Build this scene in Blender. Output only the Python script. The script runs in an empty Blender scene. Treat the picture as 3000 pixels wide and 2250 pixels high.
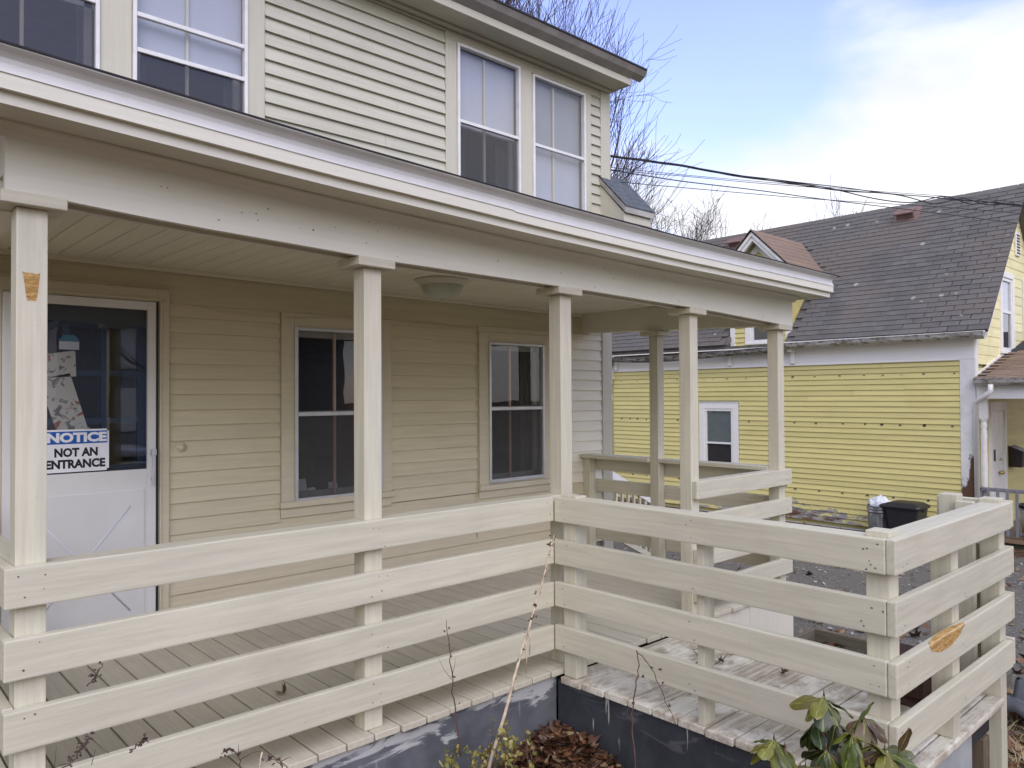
import bpy, bmesh, math, random
from mathutils import Vector, Matrix, Euler
from mathutils import noise as mnoise
R = random.Random(7)
SC = bpy.context.scene
COL = SC.collection

# ------------------------------------------------------------------ camera
F_PX, YAW, PITCH, ROLL = 2236.7, math.radians(42.6186), math.radians(0.9099), math.radians(-0.3195)
CAM = Vector((-3.1485, -3.0722, 1.5632))
_fw = Vector((math.sin(YAW), math.cos(YAW), 0)); _rt = Vector((math.cos(YAW), -math.sin(YAW), 0)); _up = Vector((0, 0, 1))
_f = _fw*math.cos(PITCH) + _up*math.sin(PITCH); _u2 = _up*math.cos(PITCH) - _fw*math.sin(PITCH)
_r = _rt*math.cos(ROLL) + _u2*math.sin(ROLL); _u = _u2*math.cos(ROLL) - _rt*math.sin(ROLL)
cd = bpy.data.cameras.new('camera'); cam = bpy.data.objects.new('camera', cd); COL.objects.link(cam)
cd.sensor_width = 36; cd.lens = F_PX/3000*36; cd.clip_end = 1000; cd.clip_start = 0.05
M = Matrix((_r, _u, -_f)).transposed().to_4x4(); M.translation = CAM
cam.matrix_world = M
SC.camera = cam

# ------------------------------------------------------------------ world + sun
SUN_EL, SUN_AZ = math.radians(38), math.radians(210)     # azimuth clockwise from +Y
W = bpy.data.worlds.new("World"); SC.world = W; W.use_nodes = True
nt = W.node_tree; N = nt.nodes; L = nt.links; N.clear()
out = N.new('ShaderNodeOutputWorld'); bg = N.new('ShaderNodeBackground')
sky = N.new('ShaderNodeTexSky'); sky.sky_type = 'NISHITA'; sky.sun_disc = False
sky.sun_elevation = SUN_EL; sky.sun_rotation = SUN_AZ; sky.air_density = 1.0; sky.dust_density = 0.6; sky.ozone_density = 2.0
tc = N.new('ShaderNodeTexCoord')
sep = N.new('ShaderNodeSeparateXYZ'); L.new(tc.outputs['Generated'], sep.inputs[0])
mp = N.new('ShaderNodeMapping'); mp.inputs['Scale'].default_value = (1.0, 1.0, 2.2); mp.inputs['Location'].default_value = (4.5185, 19.0458, 26.0414)
L.new(tc.outputs['Generated'], mp.inputs[0])
nz = N.new('ShaderNodeTexNoise'); nz.inputs['Scale'].default_value = 2.1; nz.inputs['Detail'].default_value = 7; nz.inputs['Roughness'].default_value = 0.5
nz.inputs['Distortion'].default_value = 0.25
L.new(mp.outputs[0], nz.inputs['Vector'])
el = N.new('ShaderNodeMapRange'); el.inputs['From Min'].default_value = 0.18; el.inputs['From Max'].default_value = 0.48
el.inputs['To Min'].default_value = 0.22; el.inputs['To Max'].default_value = -0.03
L.new(sep.outputs['Z'], el.inputs['Value'])
e2 = N.new('ShaderNodeMapRange'); e2.inputs['From Min'].default_value = 0.49; e2.inputs['From Max'].default_value = 0.72; e2.inputs['To Max'].default_value = 0.15
L.new(sep.outputs['Z'], e2.inputs['Value'])
a0 = N.new('ShaderNodeMath'); a0.operation = 'ADD'; L.new(e2.outputs[0], a0.inputs[0]); L.new(el.outputs[0], a0.inputs[1])
ad = N.new('ShaderNodeMath'); ad.operation = 'ADD'; L.new(nz.outputs['Fac'], ad.inputs[0]); L.new(a0.outputs[0], ad.inputs[1])
rp = N.new('ShaderNodeMapRange'); rp.interpolation_type = 'SMOOTHSTEP'
rp.inputs['From Min'].default_value = 0.49; rp.inputs['From Max'].default_value = 0.70
rp.inputs['To Min'].default_value = 0.10; rp.inputs['To Max'].default_value = 0.97
L.new(ad.outputs[0], rp.inputs['Value'])
mixs = N.new('ShaderNodeMix'); mixs.data_type = 'RGBA'
gain = N.new('ShaderNodeMix'); gain.data_type = 'RGBA'; gain.blend_type = 'MULTIPLY'; gain.inputs['Factor'].default_value = 1
gain.inputs[7].default_value = (2.40, 2.02, 2.62, 1)
L.new(sky.outputs[0], gain.inputs[6])
L.new(rp.outputs[0], mixs.inputs['Factor']); L.new(gain.outputs[2], mixs.inputs[6])
cn = N.new('ShaderNodeTexNoise'); cn.inputs['Scale'].default_value = 4.0; cn.inputs['Detail'].default_value = 6; L.new(mp.outputs[0], cn.inputs['Vector'])
cm = N.new('ShaderNodeMix'); cm.data_type = 'RGBA'; cm.inputs[6].default_value = (6.5, 6.65, 6.95, 1); cm.inputs[7].default_value = (7.95, 8.0, 8.1, 1)
cr = N.new('ShaderNodeMapRange'); cr.inputs['From Min'].default_value = 0.35; cr.inputs['From Max'].default_value = 0.62; L.new(cn.outputs['Fac'], cr.inputs['Value']); L.new(cr.outputs[0], cm.inputs['Factor'])
L.new(cm.outputs[2], mixs.inputs[7])
L.new(mixs.outputs[2], bg.inputs['Color']); bg.inputs['Strength'].default_value = 0.097
L.new(bg.outputs[0], out.inputs[0])
sd = bpy.data.lights.new('sun', 'SUN'); sun = bpy.data.objects.new('sun', sd); COL.objects.link(sun)
sd.energy = 1.15; sd.angle = math.radians(60); sd.color = (1.0, 0.965, 0.90)
_sd = Vector((math.sin(SUN_AZ)*math.cos(SUN_EL), math.cos(SUN_AZ)*math.cos(SUN_EL), math.sin(SUN_EL)))
sun.rotation_euler = _sd.to_track_quat('Z', 'Y').to_euler()
SC.view_settings.view_transform = 'Standard'; SC.view_settings.look = 'None'
SC.view_settings.gamma = 1; SC.view_settings.exposure = 0.62; SC.view_settings.use_curve_mapping = False
SC.render.engine = 'CYCLES'; SC.cycles.max_bounces = 8; SC.cycles.diffuse_bounces = 4; SC.cycles.transparent_max_bounces = 16
SC.cycles.caustics_reflective = False; SC.cycles.caustics_refractive = False

# ------------------------------------------------------------------ helpers
WM = {}
def link(o, parent=None, mw=None):
    COL.objects.link(o)
    mw = mw if mw is not None else Matrix.Identity(4)
    if parent is not None:
        o.parent = parent; o.matrix_parent_inverse = WM[parent.name].inverted()
    o.matrix_basis = mw; WM[o.name] = mw
    return o
def thing(name, label, cat, loc=(0, 0, 0), group=None):
    o = bpy.data.objects.new(name, None); o.empty_display_size = 0.1
    link(o, None, Matrix.Translation(Vector(loc)))
    return tag(o, label, cat, group)
def tag(o, label=None, cat=None, group=None, kind=None):
    if label: o['label'] = label
    if cat: o['category'] = cat
    if group: o['group'] = group
    if kind: o['kind'] = kind
    return o
def mesh_of(bm, name='mesh', smooth=False):
    me = bpy.data.meshes.new(name); bm.to_mesh(me); bm.free()
    if smooth:
        for p in me.polygons: p.use_smooth = True
    return me
def obj(name, bm, m, parent=None, mw=None, smooth=False, kind=None, label=None):
    me = bm if isinstance(bm, bpy.types.Mesh) else mesh_of(bm, name, smooth)
    if m is not None and not len(me.materials):
        for mm in (m if isinstance(m, (list, tuple)) else [m]): me.materials.append(mm)
    o = bpy.data.objects.new(name, me)
    if kind: o['kind'] = kind
    if label: o['label'] = label
    return link(o, parent, mw)
def add_box(bm, a, b, mi=0):
    x0, x1 = sorted((a[0], b[0])); y0, y1 = sorted((a[1], b[1])); z0, z1 = sorted((a[2], b[2]))
    v = [bm.verts.new(p) for p in ((x0,y0,z0),(x1,y0,z0),(x1,y1,z0),(x0,y1,z0),(x0,y0,z1),(x1,y0,z1),(x1,y1,z1),(x0,y1,z1))]
    for q in ((3,2,1,0),(4,5,6,7),(0,1,5,4),(1,2,6,5),(2,3,7,6),(3,0,4,7)):
        f = bm.faces.new([v[i] for i in q]); f.material_index = mi
    return v
def bevel(bm, w, seg=1):
    if w > 0: bmesh.ops.bevel(bm, geom=bm.edges[:], offset=w, segments=seg, profile=0.6, affect='EDGES', clamp_overlap=True)
    return bm
def box_bm(a, b, bv=0, seg=1):
    bm = bmesh.new(); add_box(bm, a, b); return bevel(bm, bv, seg)
_bc = {}
def box(name, a, b, m, parent, bv=0.002, seg=1, rot=None, label=None, axis=None, warp=0.0):
    """box piece with its long side along local X; mesh data shared between alike pieces"""
    a, b = Vector(a), Vector(b); c = (a+b)/2; s = Vector([abs(b[i]-a[i]) for i in range(3)])
    k = max(range(3), key=lambda i: s[i]) if axis is None else axis
    if k == 0: dims = (s.x, s.y, s.z); rm = Matrix.Identity(4)
    elif k == 1: dims = (s.y, s.x, s.z); rm = Matrix.Rotation(math.pi/2, 4, 'Z')
    else: dims = (s.z, s.y, s.x); rm = Matrix.Rotation(-math.pi/2, 4, 'Y')
    key = tuple(round(d, 4) for d in dims)+(bv, seg, m.name)
    wv = R.randint(0, 4) if warp else 0
    key = key+(warp, wv); me = _bc.get(key)
    if me is None:
        h = Vector(dims)/2; bm_ = box_bm(-h, h, bv, seg)
        if warp:
            nseg = max(4, int(dims[0]/0.12))
            for c_ in range(1, nseg):
                bmesh.ops.bisect_plane(bm_, geom=bm_.verts[:]+bm_.edges[:]+bm_.faces[:], plane_co=(-h.x+dims[0]*c_/nseg, 0, 0), plane_no=(1, 0, 0))
            for v in bm_.verts:
                x = v.co.x; up = 1 if v.co.z > 0 else -1
                v.co.z += warp*(mnoise.noise(Vector((x*1.1, wv*7.3, 2)))+0.45*mnoise.noise(Vector((x*5, wv*7.3+up*3, 5))))
                v.co.y += warp*0.8*mnoise.noise(Vector((x*1.3, wv*5.1, 9)))
        me = mesh_of(bm_, name); me.materials.append(m); _bc[key] = me
    mw = Matrix.Translation(c) @ rm
    if rot is not None: mw = Matrix.Translation(c) @ rot.to_4x4() @ rm
    return obj(name, me, m, parent, mw, label=label)
def tube(bm, pts, rad, n=6, cap=True, mi=0):
    rings = []; prev = None
    for i, p in enumerate(pts):
        p = Vector(p)
        d = (Vector(pts[min(i+1, len(pts)-1)])-Vector(pts[max(i-1, 0)]))
        if d.length < 1e-9: d = Vector((0, 0, 1))
        d.normalize()
        if prev is None: prev = d.orthogonal().normalized()
        a = prev - d*prev.dot(d)
        if a.length < 1e-6: a = d.orthogonal()
        a.normalize(); prev = a; b = d.cross(a)
        r = rad[i] if isinstance(rad, (list, tuple)) else rad
        rings.append([bm.verts.new(p+(a*math.cos(2*math.pi*k/n)+b*math.sin(2*math.pi*k/n))*r) for k in range(n)])
    for A, B in zip(rings, rings[1:]):
        for k in range(n):
            f = bm.faces.new((A[k], A[(k+1) % n], B[(k+1) % n], B[k])); f.smooth = True; f.material_index = mi
    if cap and n > 2:
        bm.faces.new(rings[0][::-1]); bm.faces.new(rings[-1])
def lathe(bm, prof, n=32, c=(0, 0, 0)):
    rings = [[bm.verts.new((c[0]+r*math.cos(2*math.pi*k/n), c[1]+r*math.sin(2*math.pi*k/n), c[2]+z)) for k in range(n)] for r, z in prof]
    for A, B in zip(rings, rings[1:]):
        for k in range(n):
            f = bm.faces.new((A[k], A[(k+1) % n], B[(k+1) % n], B[k])); f.smooth = True
    return rings
def prism(bm, poly, axis, t0, t1, mi=0):
    """poly: 2D points in the two other axes (in order), extruded along axis"""
    def P(u, v, t):
        return {0: (t, u, v), 1: (u, t, v), 2: (u, v, t)}[axis]
    A = [bm.verts.new(P(u, v, t0)) for u, v in poly]; B = [bm.verts.new(P(u, v, t1)) for u, v in poly]
    fs = [bm.faces.new(A), bm.faces.new(B[::-1])]
    n = len(poly)
    for i in range(n): fs.append(bm.faces.new((A[i], B[i], B[(i+1) % n], A[(i+1) % n])))
    for f in fs: f.material_index = mi
    bmesh.ops.recalc_face_normals(bm, faces=bm.faces[:])
def prism_bm(poly, axis, t0, t1):
    bm = bmesh.new(); prism(bm, poly, axis, t0, t1); return bm

# ------------------------------------------------------------------ materials
class G:
    def __init__(s, name):
        s.m = bpy.data.materials.new(name); s.m.use_nodes = True
        s.t = s.m.node_tree; s.n = s.t.nodes; s.l = s.t.links
        s.b = s.n['Principled BSDF']
    def N(s, t, **k):
        x = s.n.new('ShaderNode'+t)
        for a, v in k.items():
            if a.startswith('_'): setattr(x, a[1:], v)
            else:
                x.inputs[a.replace('__', ' ')].default_value = v
        return x
    def L(s, a, b): s.l.new(a, b)
    def coord(s, kind='Object', scale=(1, 1, 1), rnd=False):
        if kind == 'Position':
            src = s.N('NewGeometry').outputs['Position']
        else: src = s.N('TexCoord').outputs[kind]
        mp = s.N('Mapping'); mp.inputs['Scale'].default_value = scale
        s.L(src, mp.inputs['Vector'])
        if rnd:
            oi = s.N('ObjectInfo'); v = s.N('VectorMath', _operation='SCALE'); v.inputs[0].default_value = (17, 31, 23)
            s.L(oi.outputs['Random'], v.inputs['Scale']); s.L(v.outputs[0], mp.inputs['Location'])
        return mp.outputs[0]
    def noise(s, vec, scale=5, detail=4, rough=0.55, dist=0.0):
        x = s.N('TexNoise'); x.inputs['Scale'].default_value = scale; x.inputs['Detail'].default_value = detail
        x.inputs['Roughness'].default_value = rough; x.inputs['Distortion'].default_value = dist
        s.L(vec, x.inputs['Vector']); return x.outputs['Fac']
    def ramp(s, fac, lo, hi, a=0.0, b=1.0):
        x = s.N('MapRange'); x.interpolation_type = 'SMOOTHSTEP'
        for k, v in (('From Min', lo), ('From Max', hi), ('To Min', a), ('To Max', b)): x.inputs[k].default_value = v
        s.L(fac, x.inputs['Value']); return x.outputs[0]
    def mix(s, fac, a, b, mode='MIX'):
        x = s.N('Mix', _data_type='RGBA', _blend_type=mode)
        for i, v in ((6, a), (7, b)):
            if isinstance(v, (tuple, list)): x.inputs[i].default_value = (*v[:3], 1)
            else: s.L(v, x.inputs[i])
        if isinstance(fac, (int, float)): x.inputs['Factor'].default_value = fac
        else: s.L(fac, x.inputs['Factor'])
        return x.outputs[2]
    def math(s, op, a, b=0.0):
        x = s.N('Math', _operation=op)
        for i, v in ((0, a), (1, b)):
            if isinstance(v, (int, float)): x.inputs[i].default_value = v
            else: s.L(v, x.inputs[i])
        return x.outputs[0]
    def bump(s, h, strength=0.2, dist=0.01):
        x = s.N('Bump'); x.inputs['Strength'].default_value = strength; x.inputs['Distance'].default_value = dist
        s.L(h, x.inputs['Height']); s.L(x.outputs[0], s.b.inputs['Normal'])
    def fin(s, col, rough=0.6, metal=0.0, spec=0.4):
        if isinstance(col, (tuple, list)): s.b.inputs['Base Color'].default_value = (*col[:3], 1)
        else: s.L(col, s.b.inputs['Base Color'])
        if isinstance(rough, (int, float)): s.b.inputs['Roughness'].default_value = rough
        else: s.L(rough, s.b.inputs['Roughness'])
        s.b.inputs['Metallic'].default_value = metal; s.b.inputs['Specular IOR Level'].default_value = spec
        return s.m
def sc(c, k): return tuple(x*k for x in c)

def paint(name, c, rough=0.55, grain=0.10, dirt=0.12, dirtc=(0.30, 0.25, 0.17), obrnd=0.05, bump=0.25, chips=0.0, chipc=(0.33, 0.28, 0.22), spec=0.35):
    g = G(name)
    v = g.coord('Object', (2.2, 42, 42), rnd=True)
    n1 = g.noise(v, 1.0, 5, 0.6)
    col = g.mix(g.ramp(n1, 0.30, 0.72), sc(c, 1-grain), sc(c, 1+grain*0.45))
    v2 = g.coord('Position', (1, 1, 1)); n2 = g.noise(v2, 1.6, 5, 0.6)
    col = g.mix(g.math('MULTIPLY', g.ramp(n2, 0.48, 0.80), dirt), col, dirtc)
    n3 = g.noise(g.coord('Object', (9, 30, 30), rnd=True), 3.0, 3, 0.7)
    col = g.mix(g.math('MULTIPLY', g.ramp(n3, 0.62, 0.80), dirt*1.6), col, dirtc)
    if chips:
        n4 = g.noise(g.coord('Object', (6, 26, 26), rnd=True), 1.4, 6, 0.7)
        col = g.mix(g.ramp(n4, 0.72-chips, 0.735-chips), col, chipc)
    if obrnd:
        oi = g.N('ObjectInfo'); k = g.math('ADD', g.math('MULTIPLY', oi.outputs['Random'], obrnd*2), 1-obrnd)
        mm = g.N('VectorMath', _operation='SCALE'); g.L(col, mm.inputs[0]); g.L(k, mm.inputs['Scale']); col = mm.outputs[0]
    h = g.math('ADD', n1, g.math('MULTIPLY', n3, 0.5))
    g.bump(h, bump, 0.004)
    return g.fin(col, g.ramp(n2, 0.3, 0.8, rough-0.08, rough+0.12), 0, spec)

RAIL = paint('rail_paint', (0.60, 0.57, 0.438), 0.5, 0.11, 0.24, obrnd=0.045)
WALL = paint('porch_wall_shade_paint', (0.64, 0.575, 0.40), 0.6, 0.07, 0.14, obrnd=0.035, bump=0.35)  # house siding with the warm porch shade mixed into its colour
WALLU = paint('weathered_skylit_wall_paint', (0.56, 0.547, 0.437), 0.6, 0.08, 0.16, obrnd=0.04, bump=0.4, chips=0.03, chipc=(0.40, 0.37, 0.30))  # same siding, greyed in colour for cool skylight; chips are wear
TRIM = paint('trim_paint', (0.59, 0.565, 0.445), 0.55, 0.05, 0.12, obrnd=0.025, bump=0.3)
PTRIM = paint('porch_trim_paint', (0.625, 0.57, 0.415), 0.55, 0.05, 0.12, obrnd=0.025, bump=0.3)
CEIL = paint('ceiling_paint', (0.73, 0.69, 0.555), 0.6, 0.05, 0.08, obrnd=0.02)
BEAM = paint('beam_paint', (0.71, 0.69, 0.575), 0.45, 0.04, 0.09, obrnd=0.02)
FLOOR = paint('floor_paint', (0.56, 0.52, 0.40), 0.6, 0.10, 0.25, (0.25, 0.21, 0.15), obrnd=0.05, bump=0.4)
SIDE_LIT = paint('side_siding_skylit', (0.80, 0.75, 0.61), 0.6, 0.05, 0.1, obrnd=0.03)  # house siding again, lightened in colour to stand for open skylight
def worn_deck():
    g = G('worn_deck_paint')
    n1 = g.noise(g.coord('Object', (2.0, 30, 30), rnd=True), 1.2, 6, 0.65)
    n2 = g.noise(g.coord('Position'), 4.2, 6, 0.65, 0.4)
    col = g.mix(g.ramp(n1, 0.35, 0.7), (0.68, 0.64, 0.52), (0.81, 0.78, 0.67))
    m = g.math('MULTIPLY', g.ramp(n2, 0.41, 0.56), g.ramp(n1, 0.30, 0.58))
    col = g.mix(g.math('MULTIPLY', m, 0.75), col, (0.28, 0.21, 0.13))
    n3 = g.noise(g.coord('Object', (3, 55, 55), rnd=True), 2.0, 4, 0.8)
    col = g.mix(g.math('MULTIPLY', g.ramp(n3, 0.57, 0.66), 0.75), col, (0.21, 0.155, 0.10))
    g.bump(g.math('ADD', n1, n3), 0.5, 0.004)
    return g.fin(col, g.ramp(n2, 0.4, 0.7, 0.5, 0.75))
DECK = worn_deck()
def plain(name, c, rough=0.5, metal=0.0, spec=0.4, var=0.06, scale=8):
    g = G(name)
    n = g.noise(g.coord('Position'), scale, 4, 0.6)
    col = g.mix(g.ramp(n, 0.3, 0.7), sc(c, 1-var), sc(c, 1+var))
    return g.fin(col, rough, metal, spec)
ALU = plain('white_aluminium', (0.60, 0.61, 0.62), 0.35, 0.35, 0.5)
ALUW = plain('white_enamel_metal', (0.79, 0.785, 0.75), 0.4, 0.0, 0.5)
DRIP = plain('white_drip_metal', (0.63, 0.625, 0.59), 0.4, 0.0, 0.6, 0.03)
GUTM = plain('grey_gutter_metal', (0.42, 0.40, 0.36), 0.38, 0.5, 0.5, 0.15, 5)
DOORM = plain('storm_door_enamel', (0.70, 0.70, 0.67), 0.4, 0, 0.5, 0.04, 3)
DARK = plain('dark_interior', (0.045, 0.042, 0.04), 0.9, 0, 0.1)
BLACK = plain('black_rubber', (0.015, 0.015, 0.018), 0.5, 0, 0.4)
TAR = plain('roof_edge_tar', (0.03, 0.03, 0.035), 0.8)
NAIL = plain('nail_head_rust', (0.12, 0.10, 0.09), 0.6, 0.2)
BLUE = plain('blue_door_paint', (0.013, 0.034, 0.070), 0.45)
def bare_wood():
    g = G('bare_wood'); n1 = g.noise(g.coord('Object', (9, 9, 40)), 1.6, 6, 0.7, 0.5); n2 = g.noise(g.coord('Position'), 42, 5, 0.75)
    col = g.mix(g.ramp(n1, 0.30, 0.70), (0.40, 0.21, 0.06), (0.70, 0.46, 0.18)); col = g.mix(g.ramp(n2, 0.60, 0.72), col, (0.62, 0.55, 0.40)); col = g.mix(g.ramp(n2, 0.38, 0.28), col, (0.17, 0.08, 0.025))
    g.bump(g.math('ADD', n1, n2), 1.0, 0.012); return g.fin(col, 0.75, 0, 0.2)
WOODP = bare_wood()
SHADE = plain('window_shade', (0.50, 0.505, 0.53), 0.8, 0, 0.1, 0.02, 2)
SHADEG = plain('grey_window_shade', (0.36, 0.37, 0.385), 0.8, 0, 0.1, 0.03, 2)
CURT = plain('grey_curtain', (0.08, 0.08, 0.08), 0.9, 0, 0.1, 0.2, 3)
MUNT = plain('muntin_wood', (0.52, 0.36, 0.26), 0.6)
def glass(name='window_glass', tint=(0.93, 0.95, 0.96), refl=1.0):
    g = G(name); n = g.n; n.remove(g.b)
    o = n['Material Output']; tr = g.N('BsdfTransparent'); tr.inputs[0].default_value = (*tint, 1)
    gl = g.N('BsdfGlossy'); gl.inputs['Roughness'].default_value = 0.01; gl.inputs['Color'].default_value = (1, 1, 1, 1)
    fr = g.N('Fresnel'); bf_ = g.N('NewGeometry'); g.L(g.math('SUBTRACT', 1.5, g.math('MULTIPLY', bf_.outputs['Backfacing'], 0.83333)), fr.inputs['IOR'])
    k = g.math('MULTIPLY', fr.outputs[0], 1.35*refl); k = g.math('MINIMUM', k, 1.0)
    mx = g.N('MixShader'); g.L(k, mx.inputs[0]); g.L(tr.outputs[0], mx.inputs[1]); g.L(gl.outputs[0], mx.inputs[2])
    wob = g.noise(g.coord('Position'), 2.5, 2, 0.5); bp = g.N('Bump'); bp.inputs['Strength'].default_value = 0.03; bp.inputs['Distance'].default_value = 0.02
    g.L(wob, bp.inputs['Height']); g.L(bp.outputs[0], gl.inputs['Normal'])
    g.L(mx.outputs[0], o.inputs['Surface'])
    return g.m
GLASS = glass()
DGLASS = glass('door_glass', (0.85, 0.87, 0.90), 1.9)
SCREEN = glass('screened_glass', (0.72, 0.72, 0.72), 0.7)
_t = SCREEN.node_tree; _o = _t.nodes['Material Output']; _src = _o.inputs['Surface'].links[0].from_socket
_d = _t.nodes.new('ShaderNodeBsdfDiffuse'); _d.inputs[0].default_value = (0.15, 0.15, 0.15, 1); _m = _t.nodes.new('ShaderNodeMixShader'); _m.inputs[0].default_value = 0.34
_t.links.new(_src, _m.inputs[1]); _t.links.new(_d.outputs[0], _m.inputs[2]); _t.links.new(_m.outputs[0], _o.inputs['Surface'])
# ------------------------------------------------------------------ cream house
def interp(x, pts):
    if x <= pts[0][0]: (a, b), (c, d) = pts[0], pts[1]
    elif x >= pts[-1][0]: (a, b), (c, d) = pts[-2], pts[-1]
    else:
        for (a, b), (c, d) in zip(pts, pts[1:]):
            if a <= x <= c: break
    return b+(d-b)*(x-a)/(c-a)
ZD = lambda x: interp(x, ((-2.725, 2.656), (-1.545, 2.603), (-0.35, 2.566), (0.857, 2.542), (3.051, 2.522)))
ZB = lambda x: interp(x, ((-2.47, 2.268), (-2.12, 2.247), (-1.07, 2.212), (0.26, 2.200), (1.59, 2.174), (2.84, 2.128)))
ZC = lambda x: 2.431-0.008*(x+2)
Yh = 2.2
_cl = {}
def clap(parent, c0, c1, z, m, face='Y', plane=Yh, h=0.103, butt=0.023, name='clapboard'):
    """lapped board whose butt edge is at height z; c0..c1 along the wall"""
    Lg = round(abs(c1-c0), 3); key = (Lg, h, butt, m.name)
    me = _cl.get(key)
    if me is None:
        bm = bmesh.new(); t = h+0.022
        prism(bm, [(-butt, 0.0), (-butt*0.93, 0.003), (-0.004, t), (0.0, t), (0.0, 0.0)], 0, -Lg/2, Lg/2)
        me = mesh_of(bm, name); me.materials.append(m); _cl[key] = me
    c = (c0+c1)/2; dz = R.uniform(-0.0018, 0.0018); a = R.uniform(-1, 1)*0.0025/max(Lg, 0.7)
    if face == 'Y': mw = Matrix.Translation((c, plane, z+dz)) @ Matrix.Rotation(a, 4, 'Y')
    else: mw = Matrix.Translation((plane, c, z+dz)) @ Matrix.Rotation(-math.pi/2, 4, 'Z') @ Matrix.Rotation(a, 4, 'Y')
    return obj(name, me, m, parent, mw)

house = thing('cream_house', 'two-storey house with cream clapboards and white-framed windows behind the porch', 'house', (0, 5, -0.8))
# backing walls with window openings, as one shell
WIN_HOLES = [(-0.51, 0.24, 0.79, 2.08), (1.385, 2.09, 0.78, 2.05), (-2.33, -1.486, 0.0, 2.185),
             (-2.64, -1.826, 3.36, 4.68), (-1.632, -0.871, 3.36, 4.68), (1.036, 1.793, 3.36, 4.68), (1.961, 2.714, 3.36, 4.67)]
def wall_holes(bm, x0, x1, z0, z1, holes, y0, y1):
    xs = sorted({x0, x1, *[h[0] for h in holes], *[h[1] for h in holes]}); zs = sorted({z0, z1, *[h[2] for h in holes], *[h[3] for h in holes]})
    for i in range(len(xs)-1):
        run = None
        for j in range(len(zs)-1):
            cx, cz = (xs[i]+xs[i+1])/2, (zs[j]+zs[j+1])/2
            inside = any(h[0] < cx < h[1] and h[2] < cz < h[3] for h in holes)
            if not inside: run = (zs[j] if run is None else run)
            if (inside or j == len(zs)-2) and run is not None:
                add_box(bm, (xs[i], y0, run), (xs[i+1], y1, zs[j] if inside else zs[j+1])); run = None
bm = bmesh.new()
wall_holes(bm, -5.5, 3.10, -0.9, 4.95, WIN_HOLES, 2.203, 2.30)
add_box(bm, (3.02, 2.302, -0.9), (3.112, 9, 4.95)); add_box(bm, (-5.5, 2.302, -0.9), (-5.4, 9, 4.95)); add_box(bm, (-5.4, 8.9, -0.9), (3.02, 9, 4.95))
add_box(bm, (-5.4, 2.302, 2.55), (3.02, 8.9, 2.75)); add_box(bm, (-5.4, 2.302, -0.2), (3.02, 8.9, -0.1)); add_box(bm, (-5.4, 2.302, 4.85), (3.02, 8.9, 4.94))
add_box(bm, (0.5, 2.302, -0.1), (0.6, 8.9, 2.55)); add_box(bm, (-1.2, 2.302, -0.1), (-1.1, 8.9, 2.55)); add_box(bm, (0.2, 2.302, 2.75), (0.3, 8.9, 4.85))
obj('wall', bm, plain('wall_sheathing', (0.30, 0.27, 0.23), 0.9), house)
# lower clapboards
z = 0.052
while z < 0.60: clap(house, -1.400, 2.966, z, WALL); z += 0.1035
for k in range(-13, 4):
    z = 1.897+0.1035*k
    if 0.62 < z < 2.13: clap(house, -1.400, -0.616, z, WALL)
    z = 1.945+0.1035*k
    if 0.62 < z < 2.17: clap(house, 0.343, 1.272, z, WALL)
for k in range(-15, 1):
    z = 2.139+0.1038*k
    if 0.62 < z < 2.17: clap(house, 2.193, 2.966, z, SIDE_LIT)
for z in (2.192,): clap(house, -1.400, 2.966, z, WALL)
box('drip_cap', (1.262, 2.170, 2.1485), (2.20, 2.2022, 2.196), PTRIM, house, 0.002)
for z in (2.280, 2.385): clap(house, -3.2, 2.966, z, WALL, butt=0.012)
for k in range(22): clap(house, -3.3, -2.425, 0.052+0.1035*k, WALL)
# upper clapboards
for k in range(-11, 4):
    z = 4.439+0.1045*k
    if k % 3 == 1: s_ = R.uniform(-0.4, 0.6); clap(house, -0.735, s_-0.001, z, WALLU, butt=0.032); clap(house, s_+0.001, 0.909, z, WALLU, butt=0.032)
    else: clap(house, -0.735, 0.909, z, WALLU, butt=0.032)
for k in range(14):
    z = 4.759-0.1028*k
    clap(house, 2.818, 2.966, z-0.06, WALLU, butt=0.032)
for k in range(14): clap(house, -5.4, -2.75, 4.75-0.1045*k, WALLU, butt=0.032)
# corner board, frieze, trims
box('corner_board', (2.968, 2.168, -0.6), (3.119, 2.20, 4.80), TRIM, house, 0.003)
box('frieze_board', (-5.4, 2.172, 4.715), (2.966, 2.2025, 4.802), TRIM, house, 0.002) if False else None
box('head_casing', (0.912, 2.176, 4.690), (2.966, 2.202, 4.803), TRIM, house, 0.002)
box('bed_moulding', (-5.4, 2.12, 4.775), (3.10, 2.17, 4.803), TRIM, house, 0.006)
for x0, x1 in ((-1.822, -1.636), (-0.868, -0.738), (0.912, 1.032), (1.796, 1.958), (2.717, 2.815), (-2.75, -2.645)):
    box('mullion_casing', (x0, 2.170, 3.2), (x1, 2.202, 4.688), TRIM, house, 0.002)

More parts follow.
